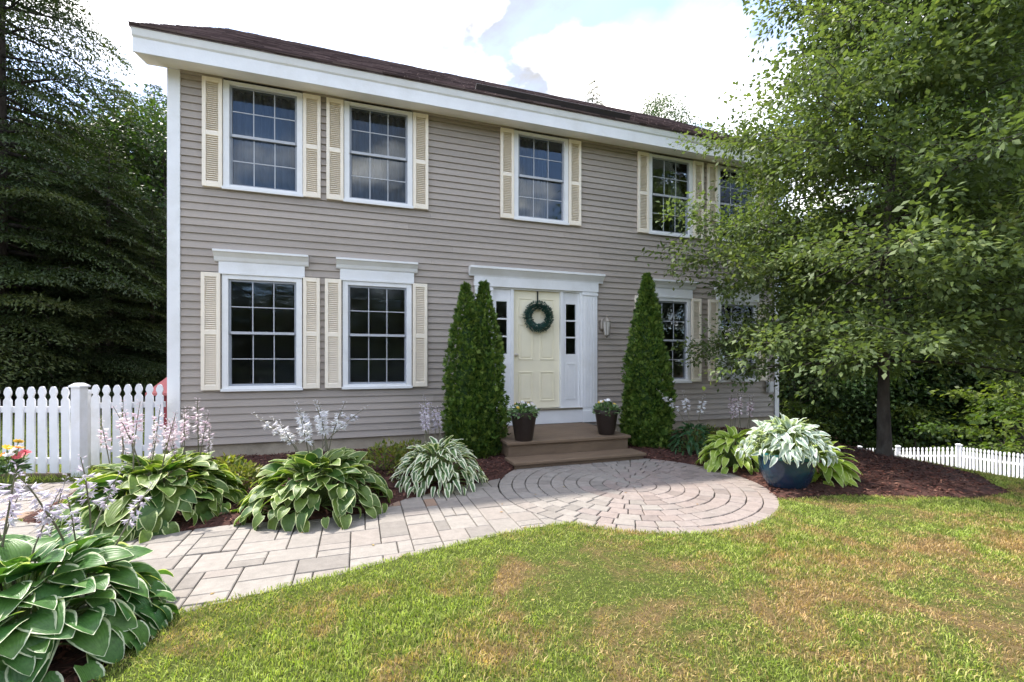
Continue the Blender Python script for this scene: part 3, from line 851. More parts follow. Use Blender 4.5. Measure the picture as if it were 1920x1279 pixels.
# ---- windows
def window(a, b, z0, z1, lower):
    cs = 0.075                                     # casing width
    w = MB()
    w.box(a, a + cs, -0.040, 0.05, z0, z1).box(b - cs, b, -0.040, 0.05, z0, z1)
    w.box(a + cs, b - cs, -0.040, 0.05, z1 - cs, z1).box(a + cs, b - cs, -0.040, 0.05, z0, z0 + cs * .8)
    win = w.build('window', M['trim'], house, bevel=0.004)
    MB().box(a - .012, b + .012, -0.062, -0.041, z0 - .012, z0 + .028).build('sill', M['trim'], win, bevel=0.003)
    ia, ib, ic, id_ = a + cs, b - cs, z0 + cs * .8, z1 - cs
    zm = ic + (id_ - ic) * 0.5
    sr = 0.028
    for lo_, hi_, y in ((zm - .015, id_, -0.012), (ic, zm + .015, 0.012)):
        s = MB()
        s.box(ia, ia + sr, y, y + .03, lo_, hi_).box(ib - sr, ib, y, y + .03, lo_, hi_)
        s.box(ia + sr, ib - sr, y, y + .03, hi_ - sr, hi_).box(ia + sr, ib - sr, y, y + .03, lo_, lo_ + sr)
        s.build('sash', M['sash'], win)
        gw, gh = (ib - ia - 2 * sr) / 3, (hi_ - lo_ - 2 * sr) / 2
        mu = MB(); t = 0.0062
        for k in (1, 2): mu.box(ia + sr + gw * k - t, ia + sr + gw * k + t, y + .006, y + .018, lo_ + sr, hi_ - sr)
        zz = lo_ + sr + gh
        for k in range(3): mu.box(ia + sr + gw * k + (t if k else 0), ia + sr + gw * (k + 1) - (t if k < 2 else 0), y + .0065, y + .0175, zz - t, zz + t)
        mu.build('muntin', M['muntin'], win)
        for k in range(3):
            for q in range(2):
                MB().box(ia + sr + gw * k + t, ia + sr + gw * (k + 1) - t, y + .011, y + .0135,
                         lo_ + sr + gh * q + (t if q else 0), lo_ + sr + gh * (q + 1) - (0 if q else t)).build('pane', M['glass'], win)
    MB().box(ia + sr, ib - sr, -0.020, -0.0125, zm - .018, zm + .018).build('meeting_rail', M['muntin'], win)
    if lower:
        h = MB()
        h.box(a - .035, b + .035, -0.052, -0.005, z1 + .001, z1 + .155)
        h.prism([(-0.053, z1 + .158), (-0.066, z1 + .175), (-0.080, z1 + .215), (-0.125, z1 + .268), (-0.150, z1 + .275), (-0.150, z1 + .302), (-0.02, z1 + .315), (-0.02, z1 + .156)], 'x', a - .085, b + .085)
        h.box(a - .028, b + .028, -0.060, -0.053, z1 - .012, z1 + .018)
        h.build('header', M['trim'], win)
    return win
def shutter(x0, x1, z0, z1):
    fr = 0.045
    s = MB()
    s.box(x0, x0 + fr, -0.062, -0.022, z0, z1).box(x1 - fr, x1, -0.062, -0.022, z0, z1)
    zm = z0 + (z1 - z0) * 0.49
    for a, b in ((z0, z0 + .07), (zm - .03, zm + .03), (z1 - .06, z1)): s.box(x0 + fr, x1 - fr, -0.062, -0.022, a, b)
    o = s.build('shutter', M['shutter'], house, bevel=0.003)
    lv = MB()
    for a, b in ((z0 + .07, zm - .03), (zm + .03, z1 - .06)):
        n = int((b - a) / 0.027)
        for k in range(n):
            z = a + (b - a) * (k + .5) / n
            lv.add([(x0 + fr, -.059, z - .013), (x1 - fr, -.059, z - .013), (x1 - fr, -.034, z + .010), (x0 + fr, -.034, z + .010),
                    (x0 + fr, -.053, z - .016), (x1 - fr, -.053, z - .016), (x1 - fr, -.028, z + .007), (x0 + fr, -.028, z + .007)],
                   [(0, 1, 2, 3), (4, 7, 6, 5), (0, 4, 5, 1), (3, 2, 6, 7), (0, 3, 7, 4), (1, 5, 6, 2)])
    lv.box(x0 + fr, x1 - fr, -.0255, -.0225, z0 + .07, zm - .03).box(x0 + fr, x1 - fr, -.0255, -.0225, zm + .03, z1 - .06)
    tag(lv.build('louvers', M['shutter'], o), kind='stuff')
for a, b in UP:
    window(a, b, *UZ, False)
    shutter(a - .240, a - .006, UZ[0] + .0, UZ[1] - .035); shutter(b + .006, b + .238, UZ[0] + .0, UZ[1] - .035)
for a, b in LO:
    window(a, b, *LZ, True)
    shutter(a - .240, a - .016, LZ[0] + .01, LZ[1] + .03 - .03); shutter(b + .016, b + .236, LZ[0] + .01, LZ[1])

# ---- entry: surround, door, sidelights
ex0, ex1, ez0, ez1 = DOOR
ent = MB()
pz1 = 2.55
for a, b in ((ex0, ex0 + .29), (ex1 - .29, ex1)):
    ent.box(a, b, -0.055, -0.001, ez0, pz1)                    # pilaster
    for k in range(4):                                        # raised flutes
        x_ = a + .045 + k * .055
        ent.box(x_, x_ + .032, -0.066, -0.055, ez0 + .26, pz1 - .10)
    ent.box(a - .012, b + .012, -0.075, -0.056, ez0, ez0 + .20)
    ent.box(a - .008, b + .008, -0.072, -0.056, pz1 - .065, pz1 - .025)
ent.box(ex0 - .015, ex1 + .015, -0.072, -0.001, pz1 + .001, pz1 + .165)
ent.prism([(-0.073, pz1 + .155), (-0.082, pz1 + .18), (-0.105, pz1 + .21), (-0.15, pz1 + .265), (-0.165, pz1 + .27), (-0.165, pz1 + .305), (-0.02, pz1 + .315), (-0.02, pz1 + .166)], 'x', ex0 - .10, ex1 + .10)
entry = ent.build('entry_surround', M['trim'], house)
dx0, dx1, dz0, dz1 = 4.765, 5.615, 0.54, 2.525
jb = MB()
jb.box(ex0 + .291, ex1 - .291, -0.045, 0.02, ez0 + .001, dz0 - .03)       # kick board
jb.box(ex0 + .29, dx0 - .36, -.03, .09, dz0 - .029, pz1); jb.box(dx1 + .36, ex1 - .29, -.03, .09, dz0 - .029, pz1)
jb.box(dx0 - .05, dx0 - .002, -.03, .09, dz0 - .029, dz1); jb.box(dx1 + .002, dx1 + .05, -.03, .09, dz0 - .029, dz1)
jb.box(dx0 - .36, dx1 + .36, -.03, .09, dz1 + .002, pz1)
jb.build('door_frame', M['trim'], entry)
MB().box(ex0 + .29, ex1 - .29, -0.075, 0.0, dz0 - .0295, dz0 - .006).build('threshold', M['steel'], entry)
dr = MB().box(dx0, dx1, 0.03, 0.075, dz0, dz1)
door = dr.build('door', M['door'], house)
pn = [(0.10, 0.36, .12, .62), (0.49, 0.75, .12, .62), (0.10, 0.36, .82, 1.42), (0.49, 0.75, .82, 1.42), (0.10, 0.36, 1.54, 1.86), (0.49, 0.75, 1.54, 1.86)]
for a, b, c, d in pn:
    q = MB(); xa, xb, za_, zb = dx0 + a, dx0 + b, dz0 + c, dz0 + d
    t = 0.018
    q.box(xa, xa + t, .018, .031, za_, zb).box(xb - t, xb, .018, .031, za_, zb).box(xa + t, xb - t, .018, .031, za_, za_ + t).box(xa + t, xb - t, .018, .031, zb - t, zb)
    q.box(xa + .045, xb - .045, .022, .031, za_ + .045, zb - .045)
    q.build('door_panel', M['door'], door, bevel=0.004)
kn = MB().lathe([(0.026, 0), (0.026, 0.008), (0.010, 0.012), (0.010, 0.035), (0.024, 0.045), (0.028, 0.058), (0.020, 0.070), (0.004, 0.073)], seg=16)
kn.v = [(dx0 + .055 + x, 0.03 - z, dz0 + .90 + y) for x, y, z in kn.v]
kn.build('door_knob', M['steel'], door, smooth=True)
for a, b in ((dx0 - .36, dx0 - .05), (dx1 + .05, dx1 + .36)):
    ga, gb, gz0, gz1 = a + .062, b - .062, dz0 + .92, dz1 - .20
    q = MB()
    q.box(a, ga, .0, .05, dz0 - .028, dz1).box(gb, b, .0, .05, dz0 - .028, dz1)
    q.box(ga, gb, .0, .05, gz1, dz1).box(ga, gb, .0, .05, dz0 - .028, gz0)
    st = (gz1 - gz0) / 3
    for k in (1, 2): q.box(ga, gb, -.004, .03, gz0 + st * k - .012, gz0 + st * k + .012)
    sl = q.build('sidelight', M['trim'], entry)
    for k in range(3):
        MB().box(ga, gb, .014, .018, gz0 + st * k + (.012 if k else 0), gz0 + st * (k + 1) - (.012 if k < 2 else 0)).build('pane', M['glass'], sl)
    t = 0.016; za_, zb = dz0 + .14, dz0 + .76
    p_ = MB().box(ga, ga + t, -.010, .001, za_, zb).box(gb - t, gb, -.010, .001, za_, zb).box(ga + t, gb - t, -.010, .001, za_, za_ + t).box(ga + t, gb - t, -.010, .001, zb - t, zb)
    p_.box(ga + .035, gb - .035, -.007, .001, za_ + .035, zb - .035)
    p_.build('panel', M['trim'], sl)
# utility box on the siding near the right corner
MB().box(10.22, 10.36, -0.085, -0.021, 0.70, 0.92).box(10.235, 10.345, -0.095, -0.0855, 0.72, 0.90).build('meter_box', M['grille'], house, bevel=0.006)

# curtains hung inside the upper windows
def curtain(x0, x1, z0, z1, y, label, amp=0.025, waves=9):
    n = 60
    vs, fs = [], []
    for i in range(n + 1):
        x = x0 + (x1 - x0) * i / n
        yy = y + amp * math.sin(i / n * waves * 2 * math.pi) + amp * .4 * math.sin(i * 1.7)
        vs += [(x, yy, z0), (x, yy * 1.0, z1)]
    for i in range(n): fs.append((2*i, 2*i+2, 2*i+3, 2*i+1))
    o = MB().add(vs, fs).build('curtain', M['curtain'], None, smooth=True)
    so = o.modifiers.new('thick', 'SOLIDIFY'); so.thickness = 0.003
    tag(o, label, 'curtain', 'curtains inside the upper windows')
curtain(UP[0][0] + .06, UP[0][1] - .06, UZ[0] - .05, UZ[1] - .03, .22, 'pale curtain inside the upper window nearest the left corner')
curtain(UP[1][0] + .06, UP[1][1] - .06, UZ[0] - .05, UZ[1] - .03, .22, 'pale curtain inside the second upper window from the left')
curtain(UP[2][0] + .06, UP[2][1] - .30, UZ[0] - .05, UZ[1] - .03, .22, 'pale curtain inside the upper window over the door')
curtain(UP[3][1] - .34, UP[3][1] - .06, UZ[0] - .05, UZ[1] - .03, .20, 'pale curtain at the right side of the upper window beside the tree', waves=4)

# white unit standing in the far right lower window
wu = empty('window_unit', (LO[3][0], 0, LZ[0]))
a_ = 0.09
MB().box(a_, a_ + .17, -0.085, -0.0205, .05, .40).build('side_panel', M['grille'], wu, bevel=.006)
MB().box(a_ + .18, a_ + .47, -0.21, -0.0205, .04, .40).build('housing', M['grille'], wu, bevel=.008)
g_ = MB()
for k in range(9): g_.box(a_ + .20, a_ + .45, -0.222, -0.2101, .07 + k * .035, .09 + k * .035)
g_.build('grille', M['muntin'], wu)
tag(wu, 'white boxy unit in the lower window partly hidden by the tree', 'window unit')

# wall lantern right of the door
lt = empty('wall_lantern', (6.42, -0.021, 1.98)); lt.scale = (1.25, 1.25, 1.25)
MB().lathe([(0.030, -.075), (0.042, -.055), (0.042, .055), (0.030, .075)], (0, -.012, 0), 12).build('back_plate', M['pewter'], lt)
MB().tube([(0, -.02, .02), (0, -.06, .07), (0, -.11, .09), (0, -.14, .06)], 0.010, 8).tube([(0, -.02, -.03), (0, -.05, -.06), (0, -.08, -.03)], 0.007, 8).build('arm', M['pewter'], lt)
MB().lathe([(0.060, .035), (0.055, .045), (0.030, .085), (0.012, .10), (0.016, .115), (0.004, .135)], (0, -.14, 0), 8).build('cap', M['pewter'], lt)
MB().lathe([(0.030, -.15), (0.052, .034)], (0, -.14, 0), 8).build('lamp_glass', simple('lamp_glass', (0.5, 0.48, 0.44), 0.15, 0.05), lt)
cg = MB()
for k in range(4):
    q = math.pi / 4 + k * math.pi / 2
    cg.tube([(0.032 * math.cos(q), -.14 + .032 * math.sin(q), -.155), (0.056 * math.cos(q), -.14 + .056 * math.sin(q), .036)], 0.005, 5)
cg.lathe([(0.004, -.19), (0.014, -.175), (0.034, -.16), (0.036, -.1505)], (0, -.14, 0), 8)
cg.build('cage', M['pewter'], lt)
tag(lt, 'weathered metal carriage lantern on the siding right of the front door', 'lantern')

# ------------------------------------------------------------------ porch steps
stp = empty('porch_steps', (5.1, -0.9, 0))
def sbox(nm, x0, x1, y0, y1, z0, z1, bv=.006):
    return MB().box(x0 - 5.1, x1 - 5.1, y0 + .9, y1 + .9, z0, z1).build(nm, M['step'], stp, bevel=bv)
sbox('landing', 4.16, 6.03, -1.53, -0.077, 0.232, 0.275, .010)
sbox('landing_base', 4.19, 6.00, -1.49, -0.079, -0.05, 0.2315)
sbox('tread', 4.13, 6.05, -1.87, -1.4905, 0.045, 0.085, .010)
sbox('riser', 4.16, 6.02, -1.835, -1.492, -0.05, 0.0445)
tag(stp, 'brown two step porch landing before the front door', 'steps')

# ------------------------------------------------------------------ leaves, flowers
def blade(name, mat, L_=1.0, Wd=0.62, droop=0.35, fold=0.10, wave=0.02, nr=7, cols=(-1, -.84, -.45, 0, .45, .84, 1), seed=0, tipc=0.25, sharp=0.62):
    """a hosta leaf lying along +Y, base at the origin"""
    r = random.Random(seed)
    V, E, A = [], [], []
    ph = r.uniform(0, 6)
    for i in range(nr + 1):
        t = i / nr
        w = 0.5 * Wd * (math.sin(math.pi * (t * 0.97 + 0.03) ** sharp)) ** 0.60 if t < 1 else 0.02
        zc_ = -droop * t * t - tipc * max(0, t - .75) ** 2 * 3
        y = L_ * (t - 0.10 * t * t * droop)
        for s in cols:
            back = -0.10 * L_ * abs(s) * max(0, 1 - t * 4)       # heart shaped base
            V.append((s * w, y + back, (zc_ + fold * (abs(s) ** 1.3) * w * 2 + wave * math.sin(t * 9 + ph + s) * abs(s)) * L_))
            E.append(max(abs(s) * min(1, .35 + t / .16), 0.0 if t < .93 else .97)); A.append(t)
    nc = len(cols)
    Fq = [(i*nc+k, i*nc+k+1, (i+1)*nc+k+1, (i+1)*nc+k) for i in range(nr) for k in range(nc - 1)]
    me = np_mesh(name, V, Fq, mat, True)
    point_attr(me, E, 'edge'); point_attr(me, A, 'along')
    return me
def orient(o, loc, az, pitch, roll, sc):
    f = Vector((math.cos(az) * math.cos(pitch), math.sin(az) * math.cos(pitch), math.sin(pitch)))
    rt = Vector((math.sin(az), -math.cos(az), 0))
    up = rt.cross(f)
    m = Matrix((rt, f, up)).transposed().to_4x4()
    m = m @ Matrix.Rotation(roll, 4, 'Y')
    o.matrix_local = Matrix.Translation(loc) @ m @ Matrix.Diagonal((sc[0], sc[1], sc[2], 1))
def hosta(loc, rad, hgt_, n, leaf_len, meshes, label, seed, wide=1.0, group=None, squash=1.0, stems=True, z0=None, elev=1.0, name='hosta', wild=1.0):
    r = random.Random(seed)
    root = empty(name, (loc[0], loc[1], loc[2]))
    tag(root, label, 'plant', group)
    sm = MB()
    for i in range(n):
        t = ((i + .5) / n) ** 0.64                        # 0 top centre .. 1 outer skirt
        az = i * 2.39996 + r.gauss(0, .10)
        ll = leaf_len * r.uniform(.62, 1.22) * (0.72 + 0.38 * math.sin(math.pi * min(t * .8 + .15, 1)))
        rb = max(0.03, (rad - ll * .72) * (t ** 0.75) * r.uniform(.92, 1.05))
        zb = hgt_ * (1 - 0.97 * t ** 1.9) * r.uniform(.96, 1.03)
        pitch = (R(54) * (1 - t) ** 1.2 - R(42) * t ** 1.4) * elev + r.gauss(0, .24) * wild
        base = Vector((math.cos(az) * rb, math.sin(az) * rb * squash, max(zb, .035)))
        o = put('leaf', r.choice(meshes), root)
        orient(o, base, az + r.gauss(0, .34) * wild, pitch, r.gauss(0, .30) * wild, (ll * wide * r.uniform(.9, 1.1), ll, ll))
        if stems and i % 2 == 0:
            b0 = Vector((base.x * .15, base.y * .15, 0)); mid = b0.lerp(base, .55) + Vector((0, 0, base.z * .22))
            sm.tube([b0, mid, base], [.006, .005, .004], 4)
    if stems and sm.v: sm.build('stems', M['stem'], root)
    return root
def blossom_stalk_meshes(mat, seed, h, nb, nod=0.5, open_=1.0, bend=0.08):
    """flower scape: stem mesh, and the blossoms round its upper part"""
    r = random.Random(seed)
    ax, ay = r.gauss(0, bend), r.gauss(0, bend)
    path = [(ax * t * t, ay * t * t, h * t) for t in (0, .3, .6, .85, 1.0)]
    st = MB().tube(path, [.0065, .0056, .0046, .0034, .0018], 5).mesh('flower_stalk', M['scape'])
    V, Fc, rn = [], [], []
    for k in range(nb):
        t = 1 - 0.34 * (k / nb) ** 1.1
        c = Vector((ax * t * t, ay * t * t, h * t)); az = k * 2.4 + r.uniform(-.4, .4)
        young = k < nb * .35
        ln = r.uniform(.020, .030) if young else r.uniform(.036, .050) * open_
        rd = .004 if young else r.uniform(.013, .019) * open_
        pt = r.uniform(.1, .9) if young else r.uniform(-.75, .25) * nod * 2
        f = Vector((math.cos(az) * math.cos(pt), math.sin(az) * math.cos(pt), math.sin(pt)))
        a = f.cross(Vector((0, 0, 1))).normalized(); b = f.cross(a)
        p0 = c + f * .004
        rv = r.random()
        for q in range(5):
            g0, g1, g2 = (q * 1.2566, q * 1.2566 + .63, q * 1.2566 + 1.2566)
            k0 = len(V)
            mid = p0 + f * ln * .6
            V += [p0, mid + (a * math.cos(g0) + b * math.sin(g0)) * rd * .55, p0 + f * ln + (a * math.cos(g1) + b * math.sin(g1)) * rd * 1.25,
                  mid + (a * math.cos(g2) + b * math.sin(g2)) * rd * .55]
            Fc.append((k0, k0+1, k0+2, k0+3)); rn.append(min(1, max(0, rv + r.uniform(-.2, .2))))
    bl = np_mesh('blossoms', [tuple(v) for v in V], Fc, mat); face_attr(bl, rn)
    return st, bl
def stalks(root, variants, spots, seed, lean=0.12):
    r = random.Random(seed)
    for i, (x, y, s) in enumerate(spots):
        st, bl = variants[i % len(variants)]
        o = put('flower_stalk', st, root, (x, y, 0.03))
        d = math.hypot(x, y) + 1e-6
        o.rotation_euler = (r.gauss(0, lean * .5) - y / d * min(lean, d), r.gauss(0, lean * .5) + x / d * min(lean, d), r.uniform(0, 6.28))
        o.scale = (s, s, s)
        b = put('blossoms', bl, o)

LF = [blade('leaf', M['hosta'], Wd=.80, droop=d, fold=fo, seed=i) for i, (d, fo) in enumerate(((.22, .12), (.42, .10), (.60, .06), (.32, .18)))]
LFF = [blade('leaf', M['hosta_front'], Wd=.84, droop=d, fold=fo, seed=i + 9, nr=9) for i, (d, fo) in enumerate(((.22, .14), (.40, .12), (.55, .08), (.30, .20)))]
LFW = [blade('leaf', M['hosta_white'], Wd=.46, droop=d, fold=fo, seed=i + 19, wave=.05) for i, (d, fo) in enumerate(((.30, .18), (.52, .12), (.75, .10)))]
LFL = [blade('leaf', M['hosta_lime'], Wd=.60, droop=d, fold=fo, seed=i + 29) for i, (d, fo) in enumerate(((.25, .15), (.5, .10), (.7, .06)))]
LFD = [blade('leaf', M['hosta_dark'], Wd=.34, droop=d, fold=fo, seed=i + 39) for i, (d, fo) in enumerate(((.35, .2), (.6, .12)))]
LFS = [blade('leaf', M['hosta_silver'], Wd=.48, droop=d, fold=fo, seed=i + 49, wave=.04) for i, (d, fo) in enumerate(((.25, .16), (.5, .12), (.7, .1)))]

lil = [blossom_stalk_meshes(M['f_lilac'], s, .80, 20, .5, 1.0) for s in (1, 2, 3)]
pnk = [blossom_stalk_meshes(M['f_pink'], s, .86, 22, .5, 1.0) for s in (4, 5, 6)]
wht = [blossom_stalk_meshes(M['f_white'], s, .84, 18, .4, 1.4, .22) for s in (7, 8, 9)]

def spots(n, rad, smin, smax, seed, cx=0, cy=0):
    r = random.Random(seed); out = []
    for i in range(n):
        a = r.uniform(0, 6.28); q = rad * math.sqrt(r.random())
        out.append((cx + q * math.cos(a), cy + q * math.sin(a), r.uniform(smin, smax)))
    return out
hz = bed_h
p = at_depth(40, 2.12)
h0 = hosta((p[0], p[1], 0.02), .64, .37, 270, .160, LFF, 'largest hosta, white edged leaves, at the lower left corner of the lawn', 71)
stalks(h0, lil, spots(14, .30, .74, 1.04, 72, -.05, .12), 73, .14)
p = at_depth(298, 3.98)
h1 = hosta((p[0], p[1], 0.03), .76, .40, 270, .175, LF, 'cream edged hosta with tall pink flowers before the corner and gate', 74)
stalks(h1, pnk, spots(20, .38, .80, 1.10, 75, 0, .10), 76, .12)
p = at_depth(598, 4.15)
h2 = hosta((p[0], p[1], 0.04), .70, .39, 260, .160, LF, 'dark green hosta with white flowers below the second lower window', 77)
stalks(h2, wht, spots(13, .22, .85, 1.08, 78, -.05, .25), 79, .22)
p = at_depth(823, 4.95)
h3 = hosta((p[0], p[1], 0.04), .56, .37, 250, .135, LFW, 'white variegated hosta left of the twin topped arborvitae', 80)
stalks(h3, lil, spots(8, .14, .92, 1.08, 81, 0, .15), 82, .16)
p = at_depth(1372, 5.65)
h4 = hosta((p[0], p[1], 0.04), .44, .37, 130, .155, LFL, 'lime green hosta between the round patio and the blue pot', 83)
p = at_depth(1385, 6.3)
h5 = hosta((p[0], p[1], 0.04), .26, .30, 30, .17, LFD, 'small dark hosta with pink flowers behind the lime hosta', 84)
stalks(h5, pnk, spots(8, .18, .85, 1.02, 85), 86, .10)
p = at_depth(1300, 6.45)
h6 = hosta((p[0], p[1], 0.04), .40, .36, 150, .14, LFD, 'dark narrow leaved hosta right of the right arborvitae', 87)
stalks(h6, wht, spots(3, .06, .95, 1.0, 88), 89, .05)
p = at_depth(1548, 4.95)
h7 = hosta((p[0], p[1], 0.03), .34, .34, 60, .18, LFL, 'pale green hosta at the right foot of the blue pot', 90)

# ------------------------------------------------------------------ pots
def leaf_ball(name, mat, c, rx, rz, n, ln, wd, seed, parent, up=0.6, fold=.15):
    r = np.random.default_rng(seed)
    d = r.normal(size=(n, 3)); d /= np.linalg.norm(d, axis=1, keepdims=True); d[:, 2] = np.abs(d[:, 2]) * 1.0 - .15
    q = r.uniform(.35, 1, n)[:, None] ** .6
    P = np.array(c) + d * q * np.array([rx, rx, rz])
    T = d + r.normal(0, .5, (n, 3)); T[:, 2] += .1
    N_ = d * .5 + np.array([0, 0, up]) + r.normal(0, .3, (n, 3))
    me = quad_cloud(n, P, T, N_, ln * r.uniform(.6, 1.2, n), wd * r.uniform(.7, 1.2, n), r.uniform(0, 1, n), name, mat, fold)
    return put(name, me, parent)
def petals(name, mat, centres, rad, seed, parent, n=7):
    for i, c in enumerate(centres): one_flower('flower', mat, [c], rad, seed * 31 + i, parent, n)
def one_flower(name, mat, centres, rad, seed, parent, n=7):
    r = np.random.default_rng(seed)
    P, T, N_, rn = [], [], [], []
    for c in centres:
        nn = np.array([r.normal(0, .45), r.normal(0, .45) - .35, 1.0]); nn /= np.linalg.norm(nn)
        a = np.cross(nn, [1, 0, 0]); a /= np.linalg.norm(a); b = np.cross(nn, a); rv = r.uniform()
        for ring, m_ in ((1.0, n), (.55, n - 2)):
            for k in range(m_):
                q = 2 * math.pi * k / m_ + ring
                P.append(c + nn * (.004 if ring < 1 else 0)); T.append((a * math.cos(q) + b * math.sin(q)) * ring + nn * .22); N_.append(nn); rn.append(rv)
    n_ = len(P)
    lens = np.array([np.linalg.norm(t) for t in T]) * rad
    me = quad_cloud(n_, np.array(P), np.array(T), np.array(N_), lens, lens * .75, np.clip(np.array(rn) + r.uniform(-.2, .2, n_), 0, 1), name, mat, -.1)
    return put(name, me, parent)
def flower_pot(px, d, top_r, h, label, seed, cols):
    p = at_depth(px, d)
    root = empty('flower_pot', (p[0], p[1], 0.275))
    tag(root, label, 'flower pot')
    MB().lathe([(top_r * .62, 0), (top_r * .66, .01), (top_r * .92, h * .82), (top_r * .93, h * .83), (top_r, h * .84), (top_r * 1.02, h * .93), (top_r, h), (top_r * .92, h),
                (top_r * .90, h * .90), (.001, h * .89)], seg=32).build('pot', M['pot'], root, smooth=True)
    MB().lathe([(top_r * .90, h * .885), (.01, h * .93)], seg=20).build('soil', M['soil'], root)
    leaf_ball('foliage', M['f_annual'], (0, 0, h * .92), top_r * 1.05, .15, 420, .06, .035, seed, root)
    r = np.random.default_rng(seed + 1)
    for mt, n in cols:
        cs_ = []
        for k in range(n):
            a = r.uniform(0, 6.28); q = top_r * math.sqrt(r.uniform(0, .9)); cs_.append(np.array([q * math.cos(a), q * math.sin(a), h * .92 + .16 * (1 - (q / top_r) ** 2 * .6) + r.uniform(-.01, .02)]))
        petals('flowers', M[mt], cs_, .030, seed + n, root)
flower_pot(982, 6.10, .182, .385, 'dark brown pot of flowers at the left front of the landing', 101, (('f_white', 12), ('f_yellow', 5), ('f_pink', 4)))
flower_pot(1137, 6.60, .176, .36, 'dark brown pot of flowers at the right end of the landing', 121, (('f_white', 7), ('f_yellow', 5)))

p = at_depth(1474, 4.78)
bp = empty('blue_pot', (p[0], p[1], 0.03)); BH = .37
tag(bp, 'large dark blue glazed bowl pot beside the round patio', 'pot')
MB().lathe([(.175, 0), (.19, .012), (.225, .08), (.255, .18), (.262, .26), (.258, .315), (.20, .315), (.19, .25), (.001, .25)], seg=40).build('bowl', M['glaze'], bp, smooth=True)
MB().lathe([(.2585, .300), (.272, .312), (.276, .335), (.268, .352), (.24, .352), (.235, .316)], seg=40).build('rim', M['glaze_rim'], bp, smooth=True)
MB().lathe([(.199, .30), (.01, .325)], seg=24).build('soil', M['soil'], bp)
h8 = hosta((p[0], p[1], 0.03 + .325), .50, .32, 299, .108, LFS, 'silvery white leaved plant spilling over the blue pot', 91, elev=1.05, name='silver_plant', wild=1.9)

# flowers by the fence at the left edge
p = at_depth(8, 4.75)
zn = empty('zinnia_plant', (p[0], p[1], 0.0))
tag(zn, 'bright coral, orange and white flowers before the fence at the left edge', 'flowers')
r_ = random.Random(8)
st = MB(); cen = []
for k in range(16):
    a = r_.uniform(0, 6.28); q = .20 * math.sqrt(r_.random()); hh = r_.uniform(.30, .48)
    st.tube([(q * .35 * math.cos(a), q * .35 * math.sin(a), 0), (q * .7 * math.cos(a), q * .7 * math.sin(a), hh * .6), (q * math.cos(a), q * math.sin(a), hh)], .005, 5)
    cen.append(np.array([q * math.cos(a), q * math.sin(a), hh]))
st.build('stems', M['stem'], zn)
leaf_ball('foliage', M['f_annual'], (0, 0, .20), .17, .16, 260, .09, .04, 44, zn)
for k, mt in enumerate(('f_coral', 'f_orange', 'f_white', 'f_yellow')):
    petals('flowers', M[mt], cen[k::4], .05, 60 + k, zn, 9)

# small weeds along the foundation
WD = [(725, 5.3, 'yellow green weeds against the foundation between the two hostas', .30, .34), (770, 5.6, 'yellow green weeds behind the white variegated hosta', .26, .30),
      (455, 4.6, 'sparse weeds between the first two hostas by the foundation', .24, .22), (640, 4.95, 'weeds behind the hosta with white flowers', .28, .26),
      (1330, 6.95, 'low yellow green weeds under the right lower window', .30, .28), (425, 4.9, 'thin weeds at the foundation near the left corner', .22, .24)]
for k, (px, d, lab, rx, rz) in enumerate(WD):
    p = at_depth(px, d)
    root = empty('weed_plant', (p[0], p[1], hz(p[0], p[1])))
    tag(root, lab, 'weeds', 'weeds along the foundation')
    leaf_ball('foliage', M['f_weed'], (0, 0, .04), rx, rz, 420, .07, .03, 200 + k, root)
    s_ = MB(); r_ = random.Random(k)
    for q in range(14):
        a = r_.uniform(0, 6.28); e = rx * r_.uniform(.2, .8)
        s_.tube([(0.03 * math.cos(a), .03 * math.sin(a), -.02), (e * math.cos(a), e * math.sin(a), rz * r_.uniform(.4, .9))], .003, 4)
    s_.build('stems', M['stem'], root)

# ------------------------------------------------------------------ wreath on the door
wr = empty('wreath', (5.20, 0.0, 2.09))
tag(wr, 'round green leafy wreath hung on the cream front door', 'wreath')
rg = np.random.default_rng(77); n = 1900
a = rg.uniform(0, 2 * np.pi, n); b = rg.uniform(0, 2 * np.pi, n); mr = .064 * np.sqrt(rg.uniform(.3, 1, n))
RR = .195
P = np.stack([np.cos(a) * (RR + mr * np.cos(b)), -0.028 - np.abs(mr * np.sin(b)) * 1.0, np.sin(a) * (RR + mr * np.cos(b))], -1)
rad = np.stack([np.cos(a), np.zeros(n), np.sin(a)], -1); tan = np.stack([-np.sin(a), np.zeros(n), np.cos(a)], -1)
out = rad * np.cos(b)[:, None] + np.array([0, -1, 0]) * np.abs(np.sin(b))[:, None]
T = out * .7 + tan * .8 + rg.normal(0, .35, (n, 3)); T[:, 1] = np.minimum(T[:, 1], 0.05)
put('foliage', quad_cloud(n, P, T, out + rg.normal(0, .3, (n, 3)), rg.uniform(.025, .05, n), rg.uniform(.012, .02, n), rg.uniform(0, 1, n), 'foliage', M['f_wreath'], .2), wr)
MB().tube([(RR * math.cos(k * math.pi / 16), -.025, RR * math.sin(k * math.pi / 16)) for k in range(33)], .028, 8).build('ring', M['twig'], wr)
MB().box(-.012, .012, -.004, .0, .16, .425).box(-.012, .012, -.004, .028, .4255, .429).build('ribbon', M['ribbon'], wr)

